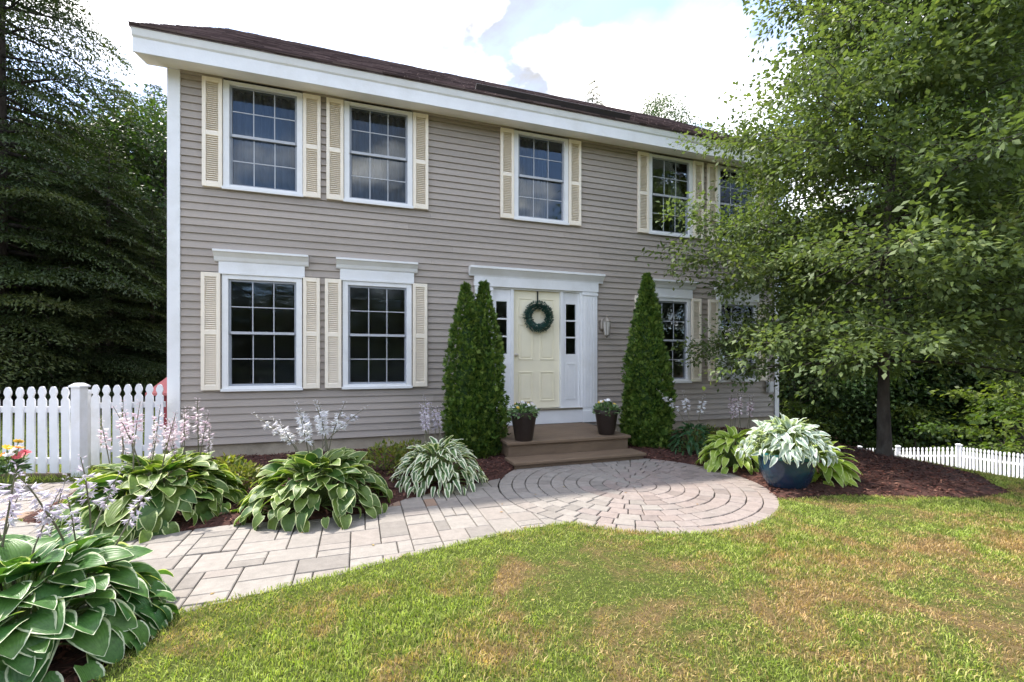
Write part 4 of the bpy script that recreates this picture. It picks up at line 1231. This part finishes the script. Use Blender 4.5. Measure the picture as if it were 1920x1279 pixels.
# ------------------------------------------------------------------ arborvitae
def arborvitae(loc, tops, label, seed, n):
    """dense column of flat upright sprays; tops = list of (dx, dy, height, radius)"""
    r = np.random.default_rng(seed)
    root = empty('arborvitae', loc); tag(root, label, 'shrub', 'arborvitae beside the front door')
    Ps, Ts, Ns, lens, rn = [], [], [], [], []
    for dx_, dy_, H_, R_ in tops:
        m = n // len(tops)
        t = r.uniform(0, 1, m) ** 1.15
        prof = np.minimum(1.0, .80 + .9 * t) * (1 - t ** 1.6) ** .80 + .02       # fat below, pointed above
        a = r.uniform(0, 2 * np.pi, m)
        lump = 1 + .11 * np.sin(a * 3 + t * 11 + dx_ * 9) + .09 * np.sin(a * 7 - t * 23) + .05 * np.sin(a * 13 + t * 41)
        q = R_ * prof * lump * r.uniform(.76, 1.05, m)
        c = np.stack([dx_ * np.clip(.35 + t * 1.3, 0, 1) + q * np.cos(a), dy_ + q * np.sin(a), t * H_], -1)
        od = np.stack([np.cos(a), np.sin(a), np.zeros(m)], -1)
        main = od * r.uniform(.35, .9, m)[:, None] + np.array([0, 0, 1.0]) * r.uniform(.3, 1.1, m)[:, None] + r.normal(0, .28, (m, 3))
        main /= np.linalg.norm(main, axis=1, keepdims=True)
        nn = np.cross(main, r.normal(0, 1, (m, 3))); nn /= np.linalg.norm(nn, axis=1, keepdims=True)
        side = np.cross(main, nn)
        L0 = np.where(r.uniform(0, 1, m) < .18, r.uniform(.08, .13, m), r.uniform(.035, .072, m)) * (1 - .35 * t)
        rv = np.clip(r.uniform(0, 1, m) * .8 + .2 * r.uniform(0, 1, m), 0, 1)
        for k, (of, an, ls) in enumerate(((0, 0, 1.0), (.15, .75, .65), (.15, -.75, .65), (.45, .65, .5), (.45, -.65, .5))):
            Ps.append(c + main * (L0 * of)[:, None]); Ts.append(main * math.cos(an) + side * math.sin(an)); Ns.append(nn)
            lens.append(L0 * ls); rn.append(np.clip(rv + .12 * (k == 0) - .05, 0, 1))
    P, T, N_, ln_, rn = map(np.concatenate, (Ps, Ts, Ns, lens, rn))
    put('foliage', quad_cloud(len(P), P, T, N_, ln_, ln_ * .33, rn, 'foliage', M['f_arb'], .08), root)
    core = MB()
    for dx_, dy_, H_, R_ in tops:
        core.lathe([(R_ * .62, .05), (R_ * .70, H_ * .12), (R_ * .64, H_ * .35), (R_ * .46, H_ * .62), (R_ * .22, H_ * .85), (.01, H_ * .96)], (dx_ * .6, dy_, 0), 14)
    me = core.build('inner_growth', M['f_arb'], root)
    MB().tube([(0, 0, -.05), (0, 0, .4)], [.05, .04], 8).build('trunk', M['bark'], root)
p = at_depth(893, 6.30)
arborvitae((p[0], p[1], 0.03), [(-.15, 0, 2.36, .335), (.11, .0, 2.40, .335)], 'twin topped arborvitae left of the front door', 31, 17000)
p = at_depth(1213, 6.95)
arborvitae((p[0], p[1], 0.03), [(0.0, 0, 2.62, .36)], 'single topped arborvitae right of the front steps', 32, 13500)

# ------------------------------------------------------------------ fences
def picket_mesh(h, w=.092, t=.019):
    e = w / 2
    o = [(-e, 0), (e, 0), (e, h - .165), (e * .92, h - .150), (e * .52, h - .125), (e * .60, h - .105), (e * .92, h - .075), (e * .88, h - .050), (e * .52, h - .010), (e * .22, h)]
    o += [(-x, z) for x, z in o[:1:-1]]
    return MB().prism(o, 'y', -t, 0).mesh('picket', M['fence'])
def fence_run(root, a, b, za, zb, n, h, pm, rails, flip=1):
    """pickets and rails from a to b, local to root at a world origin"""
    ax, ay = a; bx, by = b
    ang = math.atan2(by - ay, bx - ax); ln_ = math.hypot(bx - ax, by - ay)
    for k in range(n):
        t = (k + .5) / n
        o = put('picket', pm, root, (ax + (bx - ax) * t, ay + (by - ay) * t, za + (zb - za) * t)); o.rotation_euler = (math.sin(k * 7.3 + ax) * .008, math.sin(k * 12.9 + ay) * .010, ang); o.scale = (1, 1, 1 + .006 * math.sin(k * 5.1))
    for rz_ in rails:
        v = Vector((bx - ax, by - ay, 0)).normalized(); s = Vector((-v.y, v.x, 0))
        p0, p1 = Vector((ax, ay, za + rz_)), Vector((bx, by, zb + rz_))
        q = []
        for P_ in (p0, p1):
            for dy_, dz_ in ((.001, 0), (.036, 0), (.036, .07), (.001, .07)): q.append(P_ + s * dy_ + Vector((0, 0, dz_)))
        MB().add(q, [(0, 1, 2, 3), (7, 6, 5, 4), (0, 4, 5, 1), (1, 5, 6, 2), (2, 6, 7, 3), (3, 7, 4, 0)]).build('rail', M['fence'], root)
def post(root, x, y, z, h, w, ang):
    e = w / 2
    o = MB().box(-e, e, -e, e, -.10, h - .05).build('post', M['fence'], root, bevel=.004, loc=(x, y, z)); o.rotation_euler = (0, 0, ang)
    c = MB().prism([(-e - .016, -e - .016), (e + .016, -e - .016), (e + .016, e + .016), (-e - .016, e + .016)], 'z', h - .0499, h - .03)
    c.add([(-e - .012, -e - .012, h - .03), (e + .012, -e - .012, h - .03), (e + .012, e + .012, h - .03), (-e - .012, e + .012, h - .03), (-.03, -.03, h), (.03, -.03, h), (.03, .03, h), (-.03, .03, h)],
          [(0, 1, 5, 4), (1, 2, 6, 5), (2, 3, 7, 6), (3, 0, 4, 7), (4, 5, 6, 7)])
    c.build('post_cap', M['fence'], o)
A, B = at_depth(-130, 5.27), at_depth(137, 5.27)
Pp = at_depth(149, 5.27)
fl = empty('picket_fence', (0, 0, 0)); tag(fl, 'white picket fence left of the gate at the left edge', 'fence')
pm = picket_mesh(1.0)
fence_run(fl, A, B, 0.04, 0.04, 12, 1.0, pm, (.10, .70))
post(fl, Pp[0], Pp[1], 0, 1.085, .105, -TH)
A2, B2 = at_depth(-142, 5.27), at_depth(-500, 5.27)
fence_run(fl, B2, A2, 0.04, 0.04, 16, 1.0, pm, (.10, .70)); post(fl, *at_depth(-136, 5.27), 0, 1.085, .125, -TH)
G0, G1 = at_depth(170, 5.62), at_depth(308, 5.80)
gt = empty('picket_gate', (0, 0, 0)); tag(gt, 'white picket gate between the fence post and the house corner', 'gate')
fence_run(gt, G0, G1, 0.05, 0.05, 7, 1.0, picket_mesh(.995, .086), (.15, .70))
Ph = at_depth(163, 5.66); post(gt, Ph[0], Ph[1], 0, .98, .06, -TH)
# timber under the left fence
tb = MB()
v = Vector((B[0] - B2[0], B[1] - B2[1], 0)).normalized(); s = Vector((-v.y, v.x, 0))
q = []
for P_ in (Vector((*B2, 0)), Vector((*B, 0)) - v * .02):
    for dy_, z_ in ((-.06, -.05), (.05, -.05), (.05, .038), (-.06, .038)): q.append(P_ + s * dy_ + Vector((0, 0, z_)))
MbT = MB().add(q, [(0, 1, 2, 3), (7, 6, 5, 4), (0, 4, 5, 1), (1, 5, 6, 2), (2, 6, 7, 3), (3, 7, 4, 0)])
tag(MbT.build('timber_edging', M['step'], None), 'dark timber edging under the left picket fence', 'edging')

fr_ = empty('picket_fence', (0, 0, 0)); tag(fr_, 'distant white picket fence down the slope behind the right tree', 'fence')
pmr = picket_mesh(1.15, .085)
NODES = [(1540, 21.0), (1612, 19.6), (1684, 17.8), (1798, 15.6), (1930, 13.0), (2080, 11.0)]
pts = [at_depth(*n_) for n_ in NODES]
def fz(i):                                        # ground height at each post, from where its top shows
    tops = [846, 836, 835, 832, 846, 850]
    return CH - (tops[i] - HY) * NODES[i][1] / F - 1.25
fz_ = [fz(i) for i in range(6)]
for i in range(5):
    n_ = max(6, int(math.dist(pts[i], pts[i + 1]) / .145))
    fence_run(fr_, pts[i], pts[i + 1], fz_[i], fz_[i + 1], n_, 1.15, pmr, (.2, .8))
for i in range(6): post(fr_, pts[i][0], pts[i][1], fz_[i] - .3, 1.55, .14, -TH - .6)

# red playhouse glimpsed behind the gate
p = at_depth(392, 9.5)
ph = empty('playhouse', (p[0], p[1], 0)); ph.rotation_euler = (0, 0, -TH)
tag(ph, 'small red roofed playhouse glimpsed past the house corner', 'playhouse')
MB().box(-.72, .72, -.5, .9, 0, .70).build('wall', M['red_wall'], ph)
MB().add([(-.84, -.62, .66), (.84, -.62, .66), (.84, 1.02, .66), (-.84, 1.02, .66), (-.84, -.62, .71), (.84, -.62, .71), (.84, 1.02, .71), (-.84, 1.02, .71), (-.2, .2, 1.62), (.2, .2, 1.62)],
         [(0, 3, 2, 1), (0, 1, 5, 4), (1, 2, 6, 5), (2, 3, 7, 6), (3, 0, 4, 7), (4, 5, 9, 8), (6, 7, 8, 9), (5, 6, 9), (7, 4, 8)]).build('roof', M['red_roof'], ph)

# ------------------------------------------------------------------ trees
def sticks(segs, sides=5):
    """tapered branch segments [(p0,p1,r0,r1)] as arrays"""
    mb = MB()
    for a, b, r0, r1 in segs: mb.tube([a, b], [r0, r1], sides)
    return mb
def deciduous(seed, height, zc_, rx, rz, n_cl, per, leaf, cl_r, trunk_r, mat, lean=(0, 0), shell=.45, flat=.55, dense_low=0.0, taper=.25):
    """returns (trunk mesh, crown mesh): limbs reach out to leaf clumps that fill an uneven crown"""
    r = random.Random(seed); rg = np.random.default_rng(seed)
    top = Vector((lean[0], lean[1], height * .93))
    spine = [Vector((lean[0] * t + .06 * math.sin(t * 5 + seed), lean[1] * t + .06 * math.cos(t * 4), height * .93 * t)) for t in np.linspace(0, 1, 9)]
    tr = MB()
    path = [spine[0] - Vector((0, 0, .5))] + spine
    tr.tube(path, [trunk_r * 2.2, trunk_r * 1.55] + [max(.008, trunk_r * (1 - t) ** .8) for t in np.linspace(.06, 1, 8)], 10)
    tr.tube([spine[0] - Vector((0, 0, .1)), spine[0] + Vector((0.01, 0, .22))], [trunk_r * 2.0, trunk_r * 1.25], 10)
    tr.v[:] = tr.v
    cl = []
    lob = [(r.uniform(0, 6.28), r.uniform(.10, .26), r.randint(2, 5)) for _ in range(4)]
    for i in range(n_cl):
        u = r.uniform(-1, 1) if r.random() > dense_low else r.uniform(-1, 0)
        a = r.uniform(0, 6.28)
        q = (shell + (1 - shell) * r.random() ** .6)
        k = 1 + sum(am * math.sin(fq * a + ph_ + u * 2.5) for ph_, am, fq in lob) * .6
        w = math.sqrt(max(0, 1 - u * u)) * (1.0 if u < 0 else 1 - taper * u)
        cl.append(Vector((lean[0] * .6 + rx * w * q * k * math.cos(a), lean[1] * .6 + rx * w * q * k * math.sin(a), zc_ + rz * u * (.82 + .18 * q) * (.9 + .1 * k))))
    P, T, N_, LN, RN = [], [], [], [], []
    for i, c in enumerate(cl):
        hgt_ = min(max(c.z - .55 * math.hypot(c.x, c.y) * r.uniform(.5, 1.0), height * .16), height * .90)
        t = hgt_ / (height * .93); f = t * 8; k = min(7, int(f))
        b0 = spine[k].lerp(spine[k + 1], f - k)
        mid = b0.lerp(c, .55) + Vector((r.gauss(0, .12), r.gauss(0, .12), .10 * (c - b0).length))
        rb = max(.006, trunk_r * .30 * (1 - t) ** .7)
        if i % 2 == 0 or rx < 2: tr.tube([b0, mid, c], [rb, rb * .55, .004], 4)
        m = max(6, int(per * r.uniform(.5, 1.5)))
        g = rg.normal(0, 1, (m, 3)) * np.array([cl_r, cl_r, cl_r * flat]) * r.uniform(.7, 1.3)
        # twigs droop outward
        g[:, 2] -= .25 * np.abs(g[:, 0]) + .1 * cl_r
        pc = np.array(c) + g
        dirs = g + np.array([c.x, c.y, 0]) * .15 + rg.normal(0, cl_r * .8, (m, 3)); dirs[:, 2] -= cl_r * .35
        P.append(pc); T.append(dirs); N_.append(rg.normal(0, .75, (m, 3)) + np.array([0, 0, .9]) + g * .35 / cl_r)
        LN.append(leaf * rg.uniform(.65, 1.25, m)); tone = r.random()
        RN.append(np.clip(.35 * rg.uniform(0, 1, m) + .65 * tone, 0, 1))
    P, T, N_, LN, RN = map(np.concatenate, (P, T, N_, LN, RN))
    cm = quad_cloud(len(P), P, T, N_, LN, LN * .62, RN, 'crown', mat, .12)
    tm = tr.mesh('trunk', M['bark'], True)
    return tm, cm
def limb_tree(seed, height, rx, zlo, n_limb, leaf, mat, trunk_r):
    """tree seen close: limbs fork from the trunk, twigs from the limbs, leaves sit along the twigs in layers"""
    r = random.Random(seed); rg = np.random.default_rng(seed)
    spine = [Vector((.10 * math.sin(t * 4 + seed), .08 * math.sin(t * 5 + 1), height * .95 * t)) for t in np.linspace(0, 1, 13)]
    def on_spine(z):
        f = min(11.999, max(0, z / (height * .95) * 12)); k = int(f)
        return spine[k].lerp(spine[k + 1], f - k)
    tr = MB()
    tr.tube([spine[0] - Vector((0, 0, .4)), spine[0] + Vector((0, 0, .02)), spine[0] + Vector((.005, 0, .16))] + spine[1:],
            [trunk_r * 2.0, trunk_r * 1.75, trunk_r * 1.3] + [max(.007, trunk_r * 1.15 * (1 - t) ** .75) for t in np.linspace(.08, 1, 12)], 12)
    P, T, N_, LN, RN = [], [], [], [], []
    for i in range(n_limb):
        t = ((i + r.random()) / n_limb) ** .92
        z0 = zlo + (height * .93 - zlo) * t
        b0 = on_spine(z0)
        az = i * 2.39996 + r.gauss(0, .35)
        e = R(6 + 62 * t ** 1.3 + r.gauss(0, 7))
        Lb = (rx * (1 - t ** 1.5) * min(1, .80 + 1.1 * t) + .30) * r.uniform(.66, 1.04)
        if i % 9 == 4: Lb *= 1.06
        d = Vector((math.cos(az), math.sin(az), 0)); sd_ = Vector((-d.y, d.x, 0))
        dr_ = r.uniform(.12, .34)
        wob = r.uniform(-.25, .25)
        pt = lambda q: b0 + d * (Lb * math.cos(e) * q) + sd_ * (wob * Lb * q * q) + Vector((0, 0, Lb * (math.sin(e) * q - dr_ * q * q)))
        rb = max(.006, trunk_r * .36 * (1 - t) ** .6)
        tr.tube([pt(q) for q in (0, .3, .6, 1.0)], [rb, rb * .75, rb * .5, .003], 5)
        limb_tone = r.random()
        nt = int(7 + Lb * 7.5)
        for k in range(nt):
            q = .16 + .84 * (k + r.random() * .6) / nt
            c = pt(min(q, 1.0)); sg = 1 if k % 2 else -1
            an = R(r.uniform(32, 78)) * sg if q < .95 else r.gauss(0, .2)
            td = d * math.cos(an) + sd_ * math.sin(an) + Vector((0, 0, r.gauss(.10, .36)))
            td.normalize()
            tl = (Lb * .30 * (1.15 - .55 * q) + .16) * r.uniform(.6, 1.3)
            droop = r.uniform(.15, .5)
            if k % 2 == 0: tr.tube([c, c + td * tl * .55 + Vector((0, 0, -.1 * droop * tl)), c + td * tl - Vector((0, 0, droop * tl * .5))], [.0055, .004, .002], 3)
            m = max(8, int(tl / .0125))
            u = rg.uniform(.06, 1.06, m)
            base = np.array(c)[None] + np.array(td)[None] * (u * tl)[:, None]
            base[:, 2] -= droop * .5 * tl * u * u
            off = rg.normal(0, 1, (m, 3)) * np.array([.060, .060, .055])
            P.append(base + off)
            dirs = np.array(td)[None] * .6 + off * 9 + rg.normal(0, .35, (m, 3)); dirs[:, 2] -= .35
            T.append(dirs); N_.append(rg.normal(0, .50, (m, 3)) + np.array([0, 0, 1.0]))
            LN.append(leaf * rg.uniform(.55, 1.2, m))
            RN.append(np.clip(.40 * rg.uniform(0, 1, m) + .35 * limb_tone + .25 * r.random(), 0, 1))
    P, T, N_, LN, RN = map(np.concatenate, (P, T, N_, LN, RN))
    print('main tree leaves', len(P))
    return tr.mesh('trunk', M['bark'], True), quad_cloud(len(P), P, T, N_, LN, LN * .60, RN, 'crown', mat, .12)
def conifer(seed, height, base_r, n_br, mat, bare=.06, dens=1.0):
    """hemlock: drooping boughs carrying flat feathery sprays"""
    r = random.Random(seed); rg = np.random.default_rng(seed)
    tr = MB(); tr_r = height * .013
    tr.tube([(0, 0, -.6), (0, 0, height * .35), (.05, .03, height * .7), (0, 0, height)], [tr_r * 1.2, tr_r, tr_r * .55, .01], 8)
    P, T, N_, LN, RN = [], [], [], [], []
    for i in range(n_br):
        t = bare + (1 - bare) * ((i + r.random()) / n_br) ** 1.15
        z = height * t; Lb = base_r * (1 - t) ** .66 * r.uniform(.62, 1.12) + .16
        az = i * 2.39996 + r.gauss(0, .3)
        d = np.array([math.cos(az), math.sin(az), 0.0]); sd_ = np.array([-d[1], d[0], 0])
        up = r.uniform(.05, .30); dr_ = r.uniform(.25, .55)
        pt = lambda s: d * Lb * s + np.array([0, 0, z + Lb * (up * s - dr_ * s * s)])
        tr.tube([tuple(pt(0)), tuple(pt(.5)), tuple(pt(1))], [.018 + .008 * Lb, .012, .004], 4)
        tone = r.random()
        m = int(Lb * 15 * dens) + 4
        for s in np.linspace(.12, 1.0, m):
            c = pt(s)
            wl_ = Lb * .30 * math.sin(math.pi * min(1, s * .80 + .16)) * r.uniform(.6, 1.25) + .06
            for sg in (-1, 1):
                kk = max(3, int(wl_ * 13 * dens))
                q = (np.arange(kk) + rg.uniform(0, 1, kk)) / kk
                fw = .55
                off = (sd_ * sg + d * fw) * (q * wl_)[:, None]; off[:, 2] -= .30 * (q * wl_) ** 1.2 + rg.normal(0, .02, kk)
                P.append(c + off + rg.normal(0, .015, (kk, 3)))
                tt = (sd_ * sg * .8 + d * .7) + rg.normal(0, .5, (kk, 3)); tt[:, 2] -= .25
                T.append(tt); N_.append(np.array([0, 0, 1.0]) + rg.normal(0, .35, (kk, 3)))
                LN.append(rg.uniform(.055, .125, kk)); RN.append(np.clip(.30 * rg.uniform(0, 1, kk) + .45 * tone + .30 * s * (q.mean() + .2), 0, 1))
    P, T, N_, LN, RN = map(np.concatenate, (P, T, N_, LN, RN))
    return tr.mesh('trunk', M['bark'], True), quad_cloud(len(P), P, T, N_, LN, LN * .42, RN, 'crown', mat, .1)
def tree(name, meshes, xy, z, rz, sc, label, cat='tree', group=None):
    root = empty(name, (xy[0], xy[1], z), rz)
    root.scale = sc if hasattr(sc, '__len__') else (sc, sc, sc)
    tag(root, label, cat, group)
    put('trunk', meshes[0], root); put('crown', meshes[1], root)
    return root

# the tree at the right end of the house
p = at_depth(1668, 6.10)
main = limb_tree(7, 9.2, 3.0, 1.15, 146, .078, M['f_main'], .066)
tree('birch_tree', main, p, terr(*p) + .02, 0.4, 1.0, 'leafy tree in the mulch bed before the right end of the house')

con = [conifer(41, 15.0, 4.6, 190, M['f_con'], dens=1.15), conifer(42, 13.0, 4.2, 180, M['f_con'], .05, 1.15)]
dec = [deciduous(51, 11.0, 6.2, 3.4, 4.6, 170, 150, .15, .50, .15, M['f_dec'], shell=.3, flat=.5),
       deciduous(52, 10.0, 5.4, 3.8, 4.6, 170, 150, .15, .55, .14, M['f_dec'], shell=.3, flat=.45),
       deciduous(53, 17.0, 10.0, 4.6, 7.6, 330, 150, .16, .60, .20, M['f_dec'], shell=.25, flat=.5)]
und = [deciduous(61, 3.8, 2.1, 1.7, 1.6, 34, 85, .13, .30, .03, M['f_under'], shell=.3, flat=.22),
       deciduous(62, 3.2, 1.7, 1.5, 1.4, 28, 85, .13, .30, .03, M['f_under'], shell=.3, flat=.25)]
# left: hemlocks behind the side yard
LT = [(-5, 11.5, 0, 1.22, 'tallest dark hemlock at the left edge of the picture'), (-190, 12.0, 1, 1.2, 'dark hemlock just outside the left edge'),
      (215, 15.5, 1, .84, 'pointed hemlock with its tip left of the house eave'), (290, 17.5, 0, .80, 'hemlock right against the left house corner'),
      (110, 14.5, 1, .72, 'shorter hemlock right of the tallest one'), (205, 12.6, 1, .56, 'low dark hemlock in front of the pointed one'),
      (40, 18.5, 0, .88, 'hemlock standing behind the tallest one'), (145, 20.0, 0, .80, 'far hemlock between the tall and the pointed ones'),
      (335, 21.0, 0, .86, 'far hemlock mostly hidden by the house corner'), (-80, 16.5, 0, 1.1, 'hemlock deep in the wood at the left edge'),
      (262, 21.5, 1, .92, 'far hemlock with its tip beside the pointed one'), (285, 13.6, 0, .42, 'small hemlock beside the house corner')]
for i, (px, d, k, s, lab) in enumerate(LT):
    p = at_depth(px, d)
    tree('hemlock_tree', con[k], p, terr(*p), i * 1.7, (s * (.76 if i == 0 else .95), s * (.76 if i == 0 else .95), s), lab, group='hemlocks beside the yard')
for px, d, k, s, lab in ((168, 17.5, 0, .90, 'round leafy tree between the tall hemlock and the pointed one'), (255, 19.5, 1, 1.20, 'leafy tree rising behind the pointed hemlock'), (305, 16, 0, .95, 'leafy tree close beside the house corner')):
    p = at_depth(px, d)
    tree('leafy_tree', dec[k], p, 0, px, s, lab, group='leafy trees among the left hemlocks')
for i in range(9):                                   # closing the wood behind them
    p = at_depth(-260 + i * 75, 25 + (i * 7 % 5))
    tree('hemlock_tree', con[i % 2], p, 0, i * 2.1, .78 + .05 * (i % 3), 'dim hemlock trunk deep in the dark left wood', group='dim hemlocks deep in the left wood')
# right: leafy wood below the slope
RT = [(1485, 26, 0, 1.40, 'tree crown just past the right house corner'), (1565, 26, 1, 1.45, 'leafy tree left of the near trunk, down the slope'), (1645, 27, 0, 1.45, 'leafy tree right behind the near trunk'),
      (1735, 26, 1, 1.5, 'leafy tree behind the distant fence post'), (1825, 25, 2, 1.35, 'tall leafy tree right of the near trunk'), (1915, 21, 2, 1.3, 'tall dark leafy tree at the right edge'),
      (2020, 20, 2, 1.25, 'leafy tree just outside the right edge'), (1690, 33, 0, 1.3, 'far leafy tree in the right wood'), (1540, 33, 1, 1.2, 'far leafy tree behind the house corner'), (1860, 30, 2, 1.0, 'far tall tree at the right'),
      (2130, 22, 2, .9, 'leafy tree further right outside the picture')]
for i, (px, d, k, s, lab) in enumerate(RT):
    p = at_depth(px, d)
    tree('leafy_tree', dec[k], p, terr(*p) - .2, i * 1.3, s, lab, group='leafy trees down the slope')
US = [(1500, 24.0, 0, 1.1, 'bright shrub at the house corner down the slope'), (1590, 24.5, 1, 1.5, 'bright shrub just left of the near trunk'), (1715, 22.0, 1, 1.2, 'bright shrub just right of the near trunk'),
      (1880, 17.5, 1, 1.35, 'bright sapling at the right edge over the fence'), (1935, 16.0, 0, 1.35, 'bright shrub cut by the right edge')]
for i, (px, d, k, s, lab) in enumerate(US):
    p = at_depth(px, d)
    tree('understory_shrub', und[k], p, terr(*p) - .1, i * 2.2, s, lab, cat='shrub', group='bright shrubs down the slope')
for i in range(9):
    p = at_depth(1440 + i * 62, 30 + (i * 5 % 4))
    tree('hemlock_tree', con[i % 2], p, -4.4, i * 1.9, .90 + .08 * (i % 3), 'dim hemlock deep in the dark right wood', group='dim hemlocks deep in the right wood')
# tree tops over the roof
p = at_depth(1112, 31); tree('spruce_tree', con[1], p, 0, 1.0, (.75, .75, 1.60), 'narrow conifer tip rising over the roof ridge')
p = at_depth(1245, 29); tree('leafy_tree', dec[0], p, 6.5, 2.0, (.75, .75, 1.10), 'leafy tree top rising over the right part of the roof')
p = at_depth(1330, 33); tree('leafy_tree', dec[1], p, 5.0, 3.0, (.8, .8, 1.05), 'leafy tree top over the right end of the roof')
# unseen hemlocks added behind the camera to darken what the lower panes mirror
for i in range(13):
    x_ = -20 + i * 3.6
    tree('hemlock_tree', con[(i + 1) % 2], (x_ + 1.8, -31 - (i * 5 % 4)), 0, i * 2.3, (1.2, 1.2, .58), 'tree added behind the camera to darken the window panes', group='unseen trees added for the window reflections')
    tree('hemlock_tree', con[i % 2], (x_, -25 - (i * 3 % 4)), 0, i, (1.15, 1.15, .62), 'tree added behind the camera to darken the window panes', group='unseen trees added for the window reflections')

# a few fallen leaves on the lawn and the stones
rg = np.random.default_rng(5); n = 90
x = rg.uniform(0.5, 10, n); y = rg.uniform(-6.2, -2.0, n)
k = bed_sdf(x, y) > 0.02; x, y = x[k], y[k]; n = len(x)
zz = np.where(walk_sdf(x, y) < 0, 0.004, 0.034) + terrain(x, y)
a = rg.uniform(0, 6.28, n)
me = quad_cloud(n, np.stack([x, y, zz], -1), np.stack([np.cos(a), np.sin(a), rg.normal(0, .1, n)], -1), np.stack([rg.normal(0, .25, n), rg.normal(0, .25, n), np.ones(n)], -1),
                rg.uniform(.018, .038, n), rg.uniform(.010, .02, n), rg.uniform(0, 1, n), 'fallen_leaves',
                leafy('fallen_leaf', [(0.28, 0.16, 0.05), (0.42, 0.30, 0.10), (0.20, 0.12, 0.06)], 0.1, 0.8), .15)
tag(put('fallen_leaves', me), 'scattered small tan fallen leaves on lawn and pavers', 'fallen leaves', kind='stuff')
